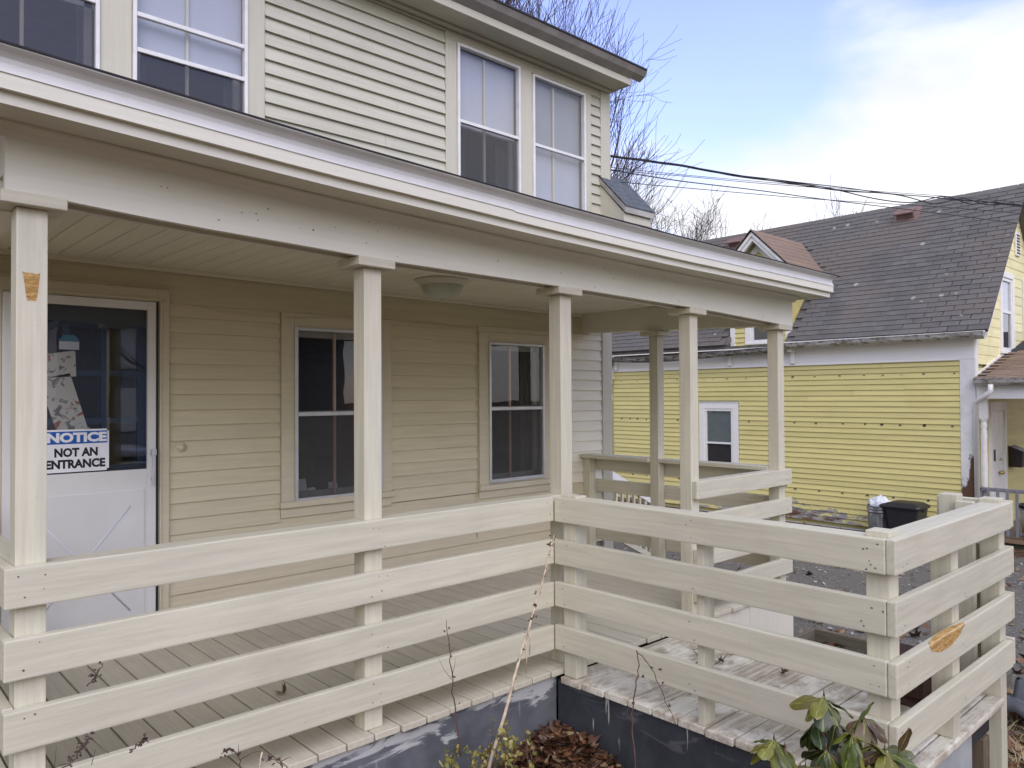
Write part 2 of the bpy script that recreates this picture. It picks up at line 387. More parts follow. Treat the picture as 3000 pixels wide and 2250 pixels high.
def window(parent, x0, x1, z0, z1, meets, munt, casing=None, shades=(), curtain=None, lower_screen=False, y=2.172, ob=0.030):
    """storm window: outer aluminium frame, rails, panes, wood muntin behind, shade behind that"""
    bm = bmesh.new()
    if casing:
        a0, a1, b0, b1 = casing
        for q in (((a0, 2.166, b0+0.10), (x0, 2.2025, b1)), ((x1, 2.166, b0+0.10), (a1, 2.2025, b1)), ((x0, 2.166, z1), (x1, 2.2025, b1)),
                  ((a0-0.015, 2.140, b0+0.055), (a1+0.015, 2.2025, b0+0.10)), ((a0, 2.172, b0-0.02), (a1, 2.2025, b0+0.055)), ((x0, 2.17, b0+0.10), (x1, 2.2025, z0))):
            if abs(q[0][2]-q[1][2]) > 0.002: add_box(bm, *q)
        bevel(bm, 0.002)
        win = obj('window', bm, PTRIM, parent)
        fpar = win
        bm = bmesh.new()
    f = 0.024
    for q in (((x0, y-0.022, z0), (x0+f, 2.20, z1)), ((x1-f, y-0.022, z0), (x1, 2.20, z1)), ((x0+f, y-0.022, z1-f), (x1-f, 2.20, z1)), ((x0+f, y-0.022, z0), (x1-f, 2.20, z0+f*1.3))):
        add_box(bm, *q)
    bevel(bm, 0.003)
    if casing: obj('frame', bm, ALU, win)
    else: win = obj('window', bm, ALUW, parent)
    zz = [z0+f*1.3] + list(meets) + [z1-f]
    for m in meets:
        bm = box_bm((x0+f, y-0.016, m-ob/2), (x1-f, y+0.012, m+ob/2), 0.003); obj('meeting_rail', bm, ALU if casing else ALUW, win)
    for i in range(len(zz)-1):
        a = zz[i]+(ob/2 if i else 0); b = zz[i+1]-(ob/2 if i < len(zz)-2 else 0)
        yy = y+0.004+0.004*i
        bm = bmesh.new(); v = [bm.verts.new(p) for p in ((x0+f, yy, a), (x1-f, yy, a), (x1-f, yy, b), (x0+f, yy, b))]; bm.faces.new(v)
        obj('pane', bm, SCREEN if (lower_screen and i == 0) else GLASS, win)
    # inner wooden sash
    bm = bmesh.new(); s = 0.045; mid = meets[0] if len(meets) == 1 else (z0+z1)/2
    for q in (((x0+f, 2.243, z0), (x0+f+s, 2.268, z1)), ((x1-f-s, 2.243, z0), (x1-f, 2.268, z1)), ((x0, 2.243, z1-s-f), (x1, 2.268, z1)), ((x0, 2.243, z0), (x1, 2.268, z0+s+f)), ((x0, 2.243, mid-0.02), (x1, 2.268, mid+0.02))):
        add_box(bm, *q)
    obj('sash', bm, plain('sash_wood', (0.30, 0.29, 0.27), 0.6) if 'sash_wood' not in bpy.data.materials else bpy.data.materials['sash_wood'], win)
    bm = box_bm((munt-0.010, 2.214, z0+0.03), (munt+0.010, 2.236, z1-0.03), 0.002); obj('muntin', bm, MUNT if casing else TRIM, win)
    for (sa, sb, mt) in shades:
        bm = bmesh.new(); n = 12
        pr = [(x0+0.01+(x1-x0-0.02)*i/n, 2.2395+0.002*math.sin(i*1.7)) for i in range(n+1)]
        for (ax, ay), (bx, by) in zip(pr, pr[1:]):
            v = [bm.verts.new(p) for p in ((ax, ay, sa), (bx, by, sa), (bx, by, sb), (ax, ay, sb))]; bm.faces.new(v)
        bmesh.ops.remove_doubles(bm, verts=bm.verts[:], dist=1e-5)
        obj('shade', bm, mt, win)
    if curtain:
        for (ca, cb) in curtain:
            bm = bmesh.new(); n = 24
            pr = [(ca+(cb-ca)*i/n, 2.33+0.02*math.sin(i*1.35)) for i in range(n+1)]
            vs = [[bm.verts.new((px, py, zz_)) for px, py in pr] for zz_ in (z0, z1)]
            for i in range(n): bm.faces.new((vs[0][i], vs[0][i+1], vs[1][i+1], vs[1][i]))
            obj('curtain', bm, CURT, win, smooth=True)
    return win
window(house, -0.511, 0.245, 0.785, 2.086, [1.438], -0.150, casing=(-0.613, 0.340, 0.70, 2.19), lower_screen=True)
window(house, 1.385, 2.092, 0.775, 2.058, [1.449], 1.695, casing=(1.275, 2.190, 0.66, 2.148), curtain=[(1.40, 1.56), (1.93, 2.08)], lower_screen=True)
window(house, -2.64, -1.826, 3.36, 4.685, [4.045], -2.233, curtain=[(-2.64, -2.45), (-1.92, -1.82)], lower_screen=True)
window(house, -1.632, -0.871, 3.36, 4.685, [3.818, 4.050], -1.270, shades=[(3.85, 4.68, SHADE)], curtain=[(-1.64, -1.50), (-0.98, -0.87)], lower_screen=True)
window(house, 1.036, 1.793, 3.36, 4.685, [4.000], 1.395, shades=[(3.99, 4.68, SHADE)], curtain=[(1.05, 1.25), (1.62, 1.79)], lower_screen=True)
window(house, 1.961, 2.714, 3.36, 4.672, [3.992], 2.30, shades=[(3.98, 4.66, SHADEG), (3.35, 3.98, SHADE)])
# two folded cards on the sill of the porch window
bm = bmesh.new()
for (cx, w, h) in ((-0.40, 0.13, 0.13), (-0.30, 0.09, 0.06), (-0.12, 0.10, 0.09)):
    v = [bm.verts.new(p) for p in ((cx-w/2, 2.27, 0.81), (cx+w/2, 2.30, 0.81), (cx+w/2-0.01, 2.32, 0.81+h), (cx-w/2, 2.29, 0.81+h))]; bm.faces.new(v)
obj('sill_paper', bm, plain('paper_white', (0.7, 0.7, 0.72), 0.9), house)

# upper eave: soffit, fascia, gutter, roof slab
box('soffit', (-5.5, 1.92, 4.803), (3.12, 2.2, 4.822), TRIM, house, 0.002)
box('fascia_board', (-5.5, 1.90, 4.796), (3.141, 1.921, 4.866), TRIM, house, 0.003)
box('rake_board', (3.120, 1.922, 4.799), (3.141, 8.6, 4.90), TRIM, house, 0.003)
bm = prism_bm([(1.898, 4.866), (1.83, 4.905), (1.80, 4.955), (1.80, 4.965), (1.815, 4.965), (1.82, 4.945), (1.898, 4.93)], 0, -5.6, 3.285)
obj('gutter', bm, GUTM, house)
bm = prism_bm([(1.79, 4.958), (1.79, 4.974), (9.2, 5.75), (9.2, 5.70), (1.90, 4.93)], 0, -5.6, 3.27)
obj('roof', bm, TAR, house)
bm = bmesh.new()
wall = prism(bm, [(2.25, 4.94), (8.9, 4.94), (8.9, 5.66)], 0, 3.02, 3.11); obj('gable_infill', bm, TRIM, house)
# cornice return at the house corner
ret = obj('cornice_return', prism_bm([(1.875, 3.352), (2.198, 3.352), (2.198, 3.80), (1.875, 3.44)], 0, 2.962, 3.40), TRIM, house)
obj('trim_board', prism_bm([(1.862, 3.345), (1.873, 3.345), (1.873, 3.45), (1.862, 3.44)], 0, 2.955, 3.405), TRIM, ret)
bm = bmesh.new()
prism(bm, [(1.835, 3.432), (1.835, 3.492), (2.197, 3.872), (2.197, 3.812)], 0, 2.946, 2.966)
prism(bm, [(1.833, 3.430), (1.846, 3.430), (1.846, 3.505), (1.833, 3.492)], 0, 2.967, 3.432)
obj('drip_edge', bm, GUTM, ret)
SLATE = plain('slate_grey_shingle', (0.10, 0.115, 0.13), 0.85, var=0.25, scale=20)
for i in range(6):
    for j in range(3):
        x0 = 2.95+0.165*j+(0.08 if i % 2 else 0); x1 = min(x0+0.162, 3.44)
        if i % 2 and j == 0: pass
        bm = bmesh.new(); z0 = 3.492+i*0.067; y0 = 1.825+i*0.064
        prism(bm, [(y0, z0), (y0, z0+0.012), (y0+0.10, z0+0.10*1.05+0.006), (y0+0.10, z0+0.10*1.05)], 0, x0, x1)
        obj('shingle', bm, SLATE, ret)
        if i % 2 and j == 0:
            bm = prism_bm([(y0, z0), (y0, z0+0.012), (y0+0.10, z0+0.111), (y0+0.10, z0+0.105)], 0, 2.95, 3.027); obj('shingle', bm, SLATE, ret)
# storm door
door = obj('storm_door', None or (lambda b: (wall_holes(b, -2.332, -1.488, 0.03, 2.187, [(-2.28, -1.541, 1.108, 2.133)], 2.150, 2.182), bevel(b, 0.003), b)[2])(bmesh.new()), DOORM, house)
bm = bmesh.new(); add_box(bm, (-2.27, 2.143, 0.12), (-1.56, 2.1515, 0.98)); bevel(bm, 0.006, 2); obj('kick_panel', bm, DOORM, door)
bm = bmesh.new()
for s in (-1, 1):
    c = Vector((-1.915, 2.142, 0.55)); d = Vector((0.27*s, 0, 0.33))
    tube(bm, [c+Vector((0, 0.0055, 0))-d, c+Vector((0, 0.0055, 0))+d], 0.008, 6)
obj('cross_brace_emboss', bm, plain('door_emboss', (0.61, 0.64, 0.69), 0.5), door)
bm = bmesh.new(); v = [bm.verts.new(p) for p in ((-2.28, 2.166, 1.108), (-1.541, 2.166, 1.108), (-1.541, 2.166, 2.133), (-2.28, 2.166, 2.133))]; bm.faces.new(v); obj('pane', bm, DGLASS, door)
bm = bmesh.new(); add_box(bm, (-1.525, 2.118, 1.03), (-1.503, 2.150, 1.06)); add_box(bm, (-1.523, 2.105, 1.00), (-1.505, 2.122, 1.20)); add_box(bm, (-1.527, 2.10, 1.195), (-1.500, 2.150, 1.235)); bevel(bm, 0.004, 2); obj('handle', bm, ALU, door)
bm = box_bm((-1.488, 2.146, 0.03), (-1.476, 2.2, 2.19)); obj('door_gap_seal', bm, BLACK, door)
bm = bmesh.new()
add_box(bm, (-1.476, 2.160, 0.0), (-1.403, 2.2025, 2.276)); add_box(bm, (-2.42, 2.160, 0.0), (-2.334, 2.2025, 2.276)); add_box(bm, (-2.334, 2.160, 2.190), (-1.476, 2.2025, 2.276)); add_box(bm, (-2.334, 2.138, 0.0), (-1.476, 2.2, 0.028)); add_box(bm, (-1.466, 2.150, 0.0), (-1.452, 2.1599, 2.22)); add_box(bm, (-2.334, 2.150, 2.20), (-1.4665, 2.1599, 2.214))
add_box(bm, (-2.425, 2.178, 2.277), (-1.40, 2.2025, 2.30)); bevel(bm, 0.002); obj('door_casing', bm, PTRIM, house)
bm = bmesh.new(); wall_holes(bm, -2.32, -1.50, 0.03, 2.18, [(-2.19+0.215*i, -2.19+0.215*i+0.185, 1.14+0.30*j, 1.14+0.30*j+0.265) for i in range(3) for j in range(3)], 2.235, 2.275)
idoor = obj('inner_door', bm, BLUE, house)
bm = bmesh.new(); v = [bm.verts.new(p) for p in ((-2.2, 2.262, 1.1), (-1.56, 2.262, 1.1), (-1.56, 2.262, 2.06), (-2.2, 2.262, 2.06))]; bm.faces.new(v); obj('pane', bm, GLASS, idoor)
def paper_mat():
    g = G('drawing_paper'); n = g.noise(g.coord('Position'), 11, 3, 0.5, 1.4)
    col = g.mix(g.ramp(n, 0.60, 0.66), (0.62, 0.60, 0.52), (0.36, 0.17, 0.12)); n2 = g.noise(g.coord('Position'), 17, 3, 0.6, 1.0)
    col = g.mix(g.ramp(n2, 0.58, 0.63), col, (0.22, 0.21, 0.20)); return g.fin(col, 0.9, 0, 0.1)
bm = bmesh.new()
for q in (((-2.12, 1.83), (-1.94, 1.86), (-1.935, 1.70), (-2.12, 1.69)), ((-2.14, 1.68), (-1.97, 1.72), (-1.87, 1.38), (-2.03, 1.33))):
    v = [bm.verts.new((a, 2.228, b)) for a, b in q][::-1]; bm.faces.new(v)
obj('drawing', bm, paper_mat(), idoor)
bm = bmesh.new(); v = [bm.verts.new((a, 2.226, b)) for a, b in ((-2.02, 1.235), (-1.845, 1.285), (-1.86, 1.385), (-2.035, 1.33))]; bm.faces.new(v); pap = obj('paper_strip', bm, plain('strip_paper', (0.48, 0.43, 0.32), 0.9), idoor)
bm = bmesh.new(); v = [bm.verts.new((a, 2.224, b)) for a, b in ((-2.03, 1.865), (-1.92, 1.865), (-1.92, 1.915), (-2.03, 1.915))]; bm.faces.new(v)
v = [bm.verts.new((a, 2.224, b)) for a, b in ((-2.035, 1.917), (-1.915, 1.917), (-1.945, 1.955), (-2.005, 1.955))]; f = bm.faces.new(v); f.material_index = 1
obj('house_number_tag', bm, [plain('tag_white', (0.65, 0.67, 0.68), 0.8), plain('tag_teal', (0.06, 0.22, 0.30), 0.7)], idoor)

def text_mesh(s, size, bold=0.0, sx=1.0):
    cu = bpy.data.curves.new('t', 'FONT'); cu.body = s; cu.size = size; cu.offset = bold; cu.extrude = 0.0004; cu.resolution_u = 3
    cu.align_x = 'CENTER'
    o = bpy.data.objects.new('t', cu); COL.objects.link(o)
    dg = bpy.context.evaluated_depsgraph_get(); dg.update()
    me = bpy.data.meshes.new_from_object(o.evaluated_get(dg)); bpy.data.objects.remove(o)
    me.transform(Matrix.Diagonal((sx, 1, 1, 1))); return me
RX = Matrix.Rotation(math.pi/2, 4, 'X')
INK = plain('sign_ink', (0.012, 0.013, 0.02), 0.5)
obj('lettering', text_mesh('HAPPY', 0.062, 0.0005, 0.75), INK, pap, Matrix.Translation((-1.945, 2.2245, 1.285)) @ Matrix.Rotation(-0.27, 4, 'Y') @ RX)
# notice sign in the storm door
SX = -1.945; SY = 2.158
sign = thing('notice_sign', 'white and blue NOTICE NOT AN ENTRANCE sign on the storm door glass', 'sign', (SX, SY, 1.117))
bm = bmesh.new(); add_box(bm, (SX-0.178, SY, 1.117), (SX+0.178, SY+0.003, 1.375)); bmesh.ops.bevel(bm, geom=[e for e in bm.edges if abs(e.verts[0].co.y-e.verts[1].co.y) > 0.001], offset=0.012, segments=4, affect='EDGES')
obj('sign_plate', bm, plain('sign_white', (0.80, 0.81, 0.83), 0.35), sign)
obj('blue_band', box_bm((SX-0.168, SY-0.0012, 1.288), (SX+0.168, SY-0.0001, 1.364)), plain('sign_blue', (0.012, 0.10, 0.42), 0.4), sign)
SW = bpy.data.materials['sign_white']
for s, zz, hh, ww, cx, m, yy, bd in (('NOTICE', 1.2965, 0.060, 0.326, -1.943, SW, SY-0.0022, 0.018), ('NOT AN', 1.209, 0.055, 0.236, -1.949, INK, SY-0.001, 0.016), ('ENTRANCE', 1.139, 0.055, 0.326, -1.951, INK, SY-0.001, 0.016)):
    me = text_mesh(s, 1.0, bd*2.9)
    xs_ = [v.co.x for v in me.vertices]; ys_ = [v.co.y for v in me.vertices]
    me.transform(Matrix.Diagonal((ww/(max(xs_)-min(xs_)), hh/(max(ys_)-min(ys_)), 0.3, 1)) @ Matrix.Translation((-(max(xs_)+min(xs_))/2, -min(ys_), 0)))
    obj('lettering', me, m, sign, Matrix.Translation((cx, yy, zz)) @ RX)
# small wall fittings: doorbell rosette and thin cables
bm = bmesh.new(); lathe(bm, [(0.0, 0.03), (0.012, 0.028), (0.018, 0.018), (0.020, 0.012), (0.034, 0.010), (0.036, 0.0)], 20)
obj('bell_rosette', bm, WALL, house, Matrix.Translation((-1.318, 2.188, 1.233)) @ Matrix.Rotation(math.pi/2, 4, 'X'))
bm = bmesh.new()
tube(bm, [(-1.47, 2.150, 2.20), (-1.35, 2.178, 2.20), (-1.24, 2.178, 2.19), (-1.05, 2.176, 2.165), (-0.62, 2.163, 2.145), (-0.2, 2.160, 2.17), (0.33, 2.163, 2.185), (1.24, 2.178, 2.17), (1.262, 2.178, 2.0), (1.258, 2.178, 1.5), (1.268, 2.178, 1.0), (1.245, 2.178, 0.66), (1.25, 2.178, 0.3)], 0.0035, 5)
obj('cable', bm, WALL, house)

class Nails:
    def __init__(s): s.bm = bmesh.new()
    def add(s, p, axis):
        r = R.uniform(0.0022, 0.0040)
        n = 6; c = Vector(p); a, b = [Vector(v) for v in {'Y': ((1, 0, 0), (0, 0, 1)), 'X': ((0, 1, 0), (0, 0, 1))}[axis]]
        s.bm.faces.new([s.bm.verts.new(c+(a*math.cos(6.283*k/n)*R.uniform(.8, 1.5)+b*math.sin(6.283*k/n))*r) for k in range(n)])
    def done(s, parent): obj('nail_heads', s.bm, NAIL, parent, kind='stuff')
# ------------------------------------------------------------------ porch
porch = thing('front_porch', 'cream covered porch with square columns, white-edged roof and painted board floor', 'porch', (0, 1.1, -0.7))
xs = [-1.211+0.1455*k for k in range(-12, 29)]
for a, b in zip(xs, xs[1:]):
    y0 = -0.022+R.uniform(-0.008, 0.006)
    box('floor_board', (a+0.0045, y0, -0.032+R.uniform(-.001, .001)), (b-0.0045, 2.198, 0.0), FLOOR, porch, 0.003, 1, rot=Matrix.Rotation(R.uniform(-.0008, .0008), 3, 'Z'))
box('floor_frame', (-2.9, 0.06, -0.2), (2.8, 2.19, -0.04), DARK, porch, 0)
def zc_box(name, x0, x1, prof, zf, m, parent, n=24, extra=None):
    """long moulding that follows the sag of the old porch: profile (y, dz) swept along x"""
    bm = bmesh.new(); rings = []
    for i in range(n+1):
        x = x0+(x1-x0)*i/n; w = 0.0012*mnoise.noise(Vector((x*1.7, len(name), 3.1)))
        rings.append([bm.verts.new((x, y, zf(x)+dz+w)) for y, dz in prof])
    k = len(prof)
    for A, B in zip(rings, rings[1:]):
        for j in range(k): bm.faces.new((A[j], B[j], B[(j+1) % k], A[(j+1) % k]))
    bm.faces.new(rings[0][::-1]); bm.faces.new(rings[-1])
    bmesh.ops.recalc_face_normals(bm, faces=bm.faces[:])
    return obj(name, bm, m, parent)
rect = lambda y0, y1, z0, z1: [(y0, z0), (y1, z0), (y1, z1), (y0, z1)]
zc_box('beam', -2.664, 2.839, [(0.0, 0.0), (0.032, 0.0), (0.033, 0.055), (0.108, 0.055), (0.109, 0.0), (0.14, 0.0), (0.14, 0.215), (0.0, 0.215)], ZB, BEAM, porch)
zc_box('bed_moulding', -2.70, 2.88, [(-0.055, -0.152), (-0.050, -0.160), (-0.02, -0.172), (-0.003, -0.192), (0.0, -0.195), (0.0, -0.150)], ZD, BEAM, porch)
zc_box('soffit', -2.95, 2.99, rect(-0.245, 0.10, -0.150, -0.138), ZD, BEAM, porch)
zc_box('lower_fascia', -2.95, 2.993, rect(-0.247, -0.225, -0.166, -0.118), ZD, BEAM, porch)
zc_box('upper_fascia', -2.97, 3.002, rect(-0.272, -0.246, -0.1265, -0.070), ZD, BEAM, porch)
zc_box('drip_edge', -2.98, -0.55, [(-0.2765, -0.077), (-0.2685, -0.060), (-0.262, -0.044), (-0.264, -0.027), (-0.280, -0.010), (-0.303, -0.003), (-0.304, 0.001), (-0.25, 0.001), (-0.25, -0.07), (-0.2725, -0.0725)], ZD, DRIP, porch)
zc_box('drip_edge', -0.551, 1.85, [(-0.2765, -0.083), (-0.2685, -0.060), (-0.262, -0.044), (-0.264, -0.027), (-0.280, -0.010), (-0.303, -0.003), (-0.304, 0.001), (-0.25, 0.001), (-0.25, -0.07), (-0.2725, -0.0725)], ZD, DRIP, porch)
zc_box('drip_edge', 1.849, 3.006, [(-0.2765, -0.077), (-0.2685, -0.060), (-0.262, -0.044), (-0.264, -0.027), (-0.280, -0.010), (-0.303, -0.003), (-0.304, 0.001), (-0.25, 0.001), (-0.25, -0.07), (-0.2725, -0.0725)], ZD, DRIP, porch)
bnl = Nails()
for i in range(34):
    x = R.uniform(-2.5, 2.7); bnl.add((x, -0.0022, ZB(x)+R.uniform(0.02, 0.17)), 'Y')
bnl.done(porch)
# roof deck of the porch: slopes up to the wall
bm = bmesh.new(); rows = []
for i in range(60):
    x = -3.0+6.06*i/59; w = 0.004*mnoise.noise(Vector((x*9, 1, 1)))
    rows.append([bm.verts.new(p) for p in ((x, -0.308+w, ZD(x)+0.002), (x, -0.309+w, ZD(x)+0.008), (x, 2.199, ZD(x)*0.4+2.20), (x, 2.199, ZD(x)*0.4+2.17), (x, -0.20, ZD(x)+0.004))])
for A, B in zip(rows, rows[1:]):
    for j in range(5): bm.faces.new((A[j], B[j], B[(j+1) % 5], A[(j+1) % 5]))
bm.faces.new(rows[0][::-1]); bm.faces.new(rows[-1]); bmesh.ops.recalc_face_normals(bm, faces=bm.faces[:])
obj('roof', bm, TAR, porch)
for X0, X1 in ((2.84, 2.99),):
    bm = prism_bm([(0.101, ZD(2.9)-0.150), (2.19, ZD(2.9)-0.150), (2.19, ZD(2.9)-0.138), (0.101, ZD(2.9)-0.138)], 0, X0, X1); obj('soffit', bm, BEAM, porch)
    bm = prism_bm([(-0.224, ZD(3)-0.160), (2.19, ZD(3)-0.160), (2.19, 3.18), (-0.224, ZD(3)-0.02)], 0, 2.972, 2.992); obj('rake_board', bm, BEAM, porch)
    bm = prism_bm([(0.141, ZB(2.8)+0.003), (2.19, ZB(2.8)+0.075), (2.19, ZB(2.8)+0.30), (0.141, ZB(2.8)+0.21)], 0, 2.66, 2.80); obj('beam', bm, BEAM, porch)
    bm = prism_bm([(0.141, 2.23), (2.19, 2.30), (2.19, 2.50), (0.141, 2.46)], 0, -2.66, -2.56); obj('beam', bm, BEAM, porch)
# ceiling boards
x = -2.555
while x < 2.65:
    x1 = min(x+0.1245, 2.658); xc = (x+x1)/2
    box('ceiling_board', (x+0.0016, 0.142, ZC(xc)), (x1-0.0016, 2.168, ZC(xc)+0.012), CEIL, porch, 0.0035, 1, rot=Matrix.Rotation(0.008, 3, 'Y')); x += 0.125
box('ceiling_moulding', (-2.55, 2.150, 2.405), (2.65, 2.178, 2.442), CEIL, porch, 0.008, 2, rot=Matrix.Rotation(0.008, 3, 'Y')).location.z -= 0.02
# columns with flat capitals
COLX = [(-2.623, -2.527), (-1.229, -1.133), (0.105, 0.200), (1.426, 1.521), (2.667, 2.763)]
for i, (a, b) in enumerate(COLX):
    zt = ZB((a+b)/2)-0.040; c = (a+b)/2
    cx0, cx1 = ((c-0.101, c+0.101) if i < 4 else (c-0.10, c+0.118))
    col = box('column', (a, 0.04, 0.001), (b, 0.135, zt-0.001), RAIL, porch, 0.004, 2)
    box('capital', (cx0, -0.0035+R.uniform(-.001, .001), zt), (cx1, 0.19, ZB(c)+0.003), RAIL, col, 0.003, 1, rot=Matrix.Rotation(0.018, 3, 'Y'), axis=0)
    if i == 0:
        bm = bmesh.new(); v = [bm.verts.new((x_, 0.0392, z_)) for x_, z_ in ((-2.605, 2.009), (-2.592, 2.005), (-2.575, 2.006), (-2.562, 2.003), (-2.551, 2.008), (-2.553, 1.985), (-2.556, 1.95), (-2.561, 1.912), (-2.566, 1.907), (-2.580, 1.909), (-2.590, 1.907), (-2.594, 1.93), (-2.598, 1.965))]; bm.faces.new(v)
        obj('bare_patch', bm, WOODP, col, label='patch of bare ochre wood where paint flaked off')
col = box('column', (2.655, 1.235, 0.001), (2.750, 1.330, ZB(2.8)-0.01), RAIL, porch, 0.004, 2)
box('capital', (2.61, 1.19, ZB(2.8)-0.009), (2.80, 1.40, ZB(2.8)+0.035), RAIL, col, 0.003, axis=0)
# skirts under the floor
def skirt_mat(name, base, smear, streak):
    g = G(name); pos = g.coord('Position')
    se = g.N('SeparateXYZ'); g.L(pos, se.inputs[0])
    n1 = g.noise(g.coord('Position', (1.6, 1.6, 5.5)), 1.7, 5, 0.62, 0.9)
    n2 = g.noise(pos, 6, 4, 0.6)
    col = g.mix(g.ramp(n2, 0.3, 0.7), sc(base, 0.8), sc(base, 1.25))
    zf = g.ramp(se.outputs['Z'], -0.40, -0.04, 0.0, 1.0)
    k = g.ramp(g.math('ADD', n1, g.math('MULTIPLY', zf, 0.36)), 0.82, 0.90)
    col = g.mix(g.math('MULTIPLY', k, smear), col, (0.52, 0.53, 0.50))
    n3 = g.noise(g.coord('Position', (34, 34, 3.0)), 1.0, 2, 0.5)
    col = g.mix(g.math('MULTIPLY', g.ramp(n3, 0.70, 0.735), streak), col, (0.50, 0.49, 0.43))
    g.bump(n2, 0.3, 0.004)
    return g.fin(col, 0.5)
SK1 = skirt_mat('blue_grey_skirt_paint', (0.118, 0.124, 0.136), 0.9, 0.25)
SK2 = skirt_mat('dark_grey_skirt_paint', (0.045, 0.049, 0.056), 0.10, 0.8)
WSK = paint('white_skirt_paint', (0.70, 0.665, 0.545), 0.55, 0.04, 0.12)
box('skirt_panel', (-2.85, 0.022, -0.85), (0.032, 0.05, -0.036), SK1, porch, 0)
box('skirt_panel', (1.50, 0.002, -0.9), (2.12, 0.03, -0.036), WSK, porch, 0.002)
box('skirt_panel', (2.124, 0.001, -0.9), (2.80, 0.03, -0.036), WSK, porch, 0.002)
box('skirt_panel', (2.78, 0.034, -0.9), (2.80, 2.19, -0.036), WSK, porch, 0)
# ceiling lamp
lampt = thing('ceiling_lamp', 'shallow frosted glass dome lamp on the porch ceiling between second and third columns', 'ceiling lamp', (0.24, 1.36, 2.405))
LZ = ZC(0.24)
bm = bmesh.new(); lathe(bm, [(0.0, 0), (0.198, 0), (0.200, -0.006), (0.188, -0.018), (0.165, -0.040), (0.158, -0.044), (0.0, -0.044)], 40, (0.24, 1.36, LZ)); obj('canopy', bm, plain('lamp_rim_cream', (0.56, 0.55, 0.44), 0.4), lampt)
bm = bmesh.new(); lathe(bm, [(0.155, -0.045), (0.152, -0.06), (0.135, -0.092), (0.10, -0.120), (0.055, -0.136), (0.0, -0.140)], 40, (0.24, 1.36, LZ)); obj('glass_dome', bm, plain('frosted_dome', (0.44, 0.46, 0.36), 0.3, 0, 0.5), lampt)
bm = bmesh.new(); lathe(bm, [(0.0, -0.137), (0.012, -0.139), (0.010, -0.148), (0.0, -0.152)], 12, (0.24, 1.36, LZ)); obj('finial', bm, plain('lamp_finial', (0.5, 0.5, 0.42), 0.4), lampt)

# ------------------------------------------------------------------ railings and wing deck
TOPS = (0.9855, 0.7415, 0.500, 0.255); BH = 0.1400
W2 = -1.873
def rails(root, axis, c0, c1, p0, p1, tops=TOPS, h=BH, m=RAIL, nailpos=(), side=None, jitter=0.002, warp=0.0032):
    out = []; nl = Nails()
    for t in tops:
        dz = R.uniform(-jitter, jitter); a = R.uniform(-.0011, .0011)
        if axis == 'X':
            o = box('rail_board', (c0, p0, t-h+dz), (c1, p1, t+dz), m, root, 0.006, 2, rot=Matrix.Rotation(a, 3, 'Y'), warp=warp)
        else:
            o = box('rail_board', (p0, c0, t-h+dz), (p1, c1, t+dz), m, root, 0.006, 2, rot=Matrix.Rotation(a, 3, 'X'), warp=warp)
        out.append(o)
        for q in nailpos:
            for zz in (t-0.03, t-h+0.03):
                if R.random() < 0.72:
                    u = q+R.uniform(-.02, .02); w = zz+R.uniform(-.012, .012)+dz
                    nl.add((u, side, w) if axis == 'X' else (side, u, w), 'Y' if axis == 'X' else 'X')
                if R.random() < 0.2:
                    u = q+R.uniform(-.04, .04); w = zz+R.uniform(-.03, .03)
                    nl.add((u, side, w) if axis == 'X' else (side, u, w), 'Y' if axis == 'X' else 'X')
    nl.done(root); return out
r1 = thing('porch_railing', 'long four-board cream railing between left porch columns, nearest the camera at left', 'railing', (-1.3, 0.02, 0), 'board railings')
rails(r1, 'X', -2.661, -0.001, 0.0, 0.0385, nailpos=(-2.60, -2.55, -1.20, -1.16, -0.05), side=-0.0012)
box('cap_board', (-2.525, 0.0395, 0.945), (-1.231, 0.125, 0.983), RAIL, r1, 0.005, 2); box('cap_board', (-1.131, 0.0395, 0.945), (0.103, 0.125, 0.983), RAIL, r1, 0.005, 2)
r0 = thing('porch_railing', 'cream railing returning to the house at the far left edge of the porch', 'railing', (-2.65, 1.1, 0), 'board railings')
rails(r0, 'Y', 0.040, 2.16, -2.661, -2.6245, nailpos=())
box('cap_board', (-2.6235, 0.137, 0.945), (-2.54, 2.16, 0.983), RAIL, r0, 0.005, 2)
r2 = thing('deck_railing', 'four-board cream railing running from the inner corner to the tall corner post', 'railing', (0.02, -0.9, 0), 'board railings')
rails(r2, 'Y', -1.834, -0.0015, 0.0, 0.0385, nailpos=(-0.08, -0.93, -1.76, -1.80), side=-0.0012)
box('post', (0.0395, -0.130, -0.034), (0.134, -0.036, 0.992), RAIL, r2, 0.004, 2)
box('post', (0.0395, -0.968, -0.034), (0.132, -0.929, 0.944), RAIL, r2, 0.004, 2)
box('post', (0.0395, -1.834, -0.034), (0.134, -1.740, 1.008), RAIL, r2, 0.004, 2)
box('cap_board', (0.0395, -0.928, 0.945), (0.125, -0.131, 0.983), RAIL, r2, 0.005, 2); box('cap_board', (0.0395, -1.739, 0.945), (0.125, -0.9295, 0.983), RAIL, r2, 0.005, 2)
r3 = thing('deck_railing', 'short cream railing with a gouge of bare wood in its third board', 'railing', (0.8, -1.85, 0), 'board railings')
bs = rails(r3, 'X', 0.0, 1.553, W2, -1.8355, nailpos=(0.06, 0.10, 0.80, 1.50), side=W2-0.0012, jitter=0.0005, warp=0.0006)
box('post', (0.755, -1.834, -0.034), (0.848, -1.740, 0.944), RAIL, r3, 0.004, 2)
box('post', (1.481, -1.834, -0.62), (1.576, -1.740, 1.003), RAIL, r3, 0.004, 2)
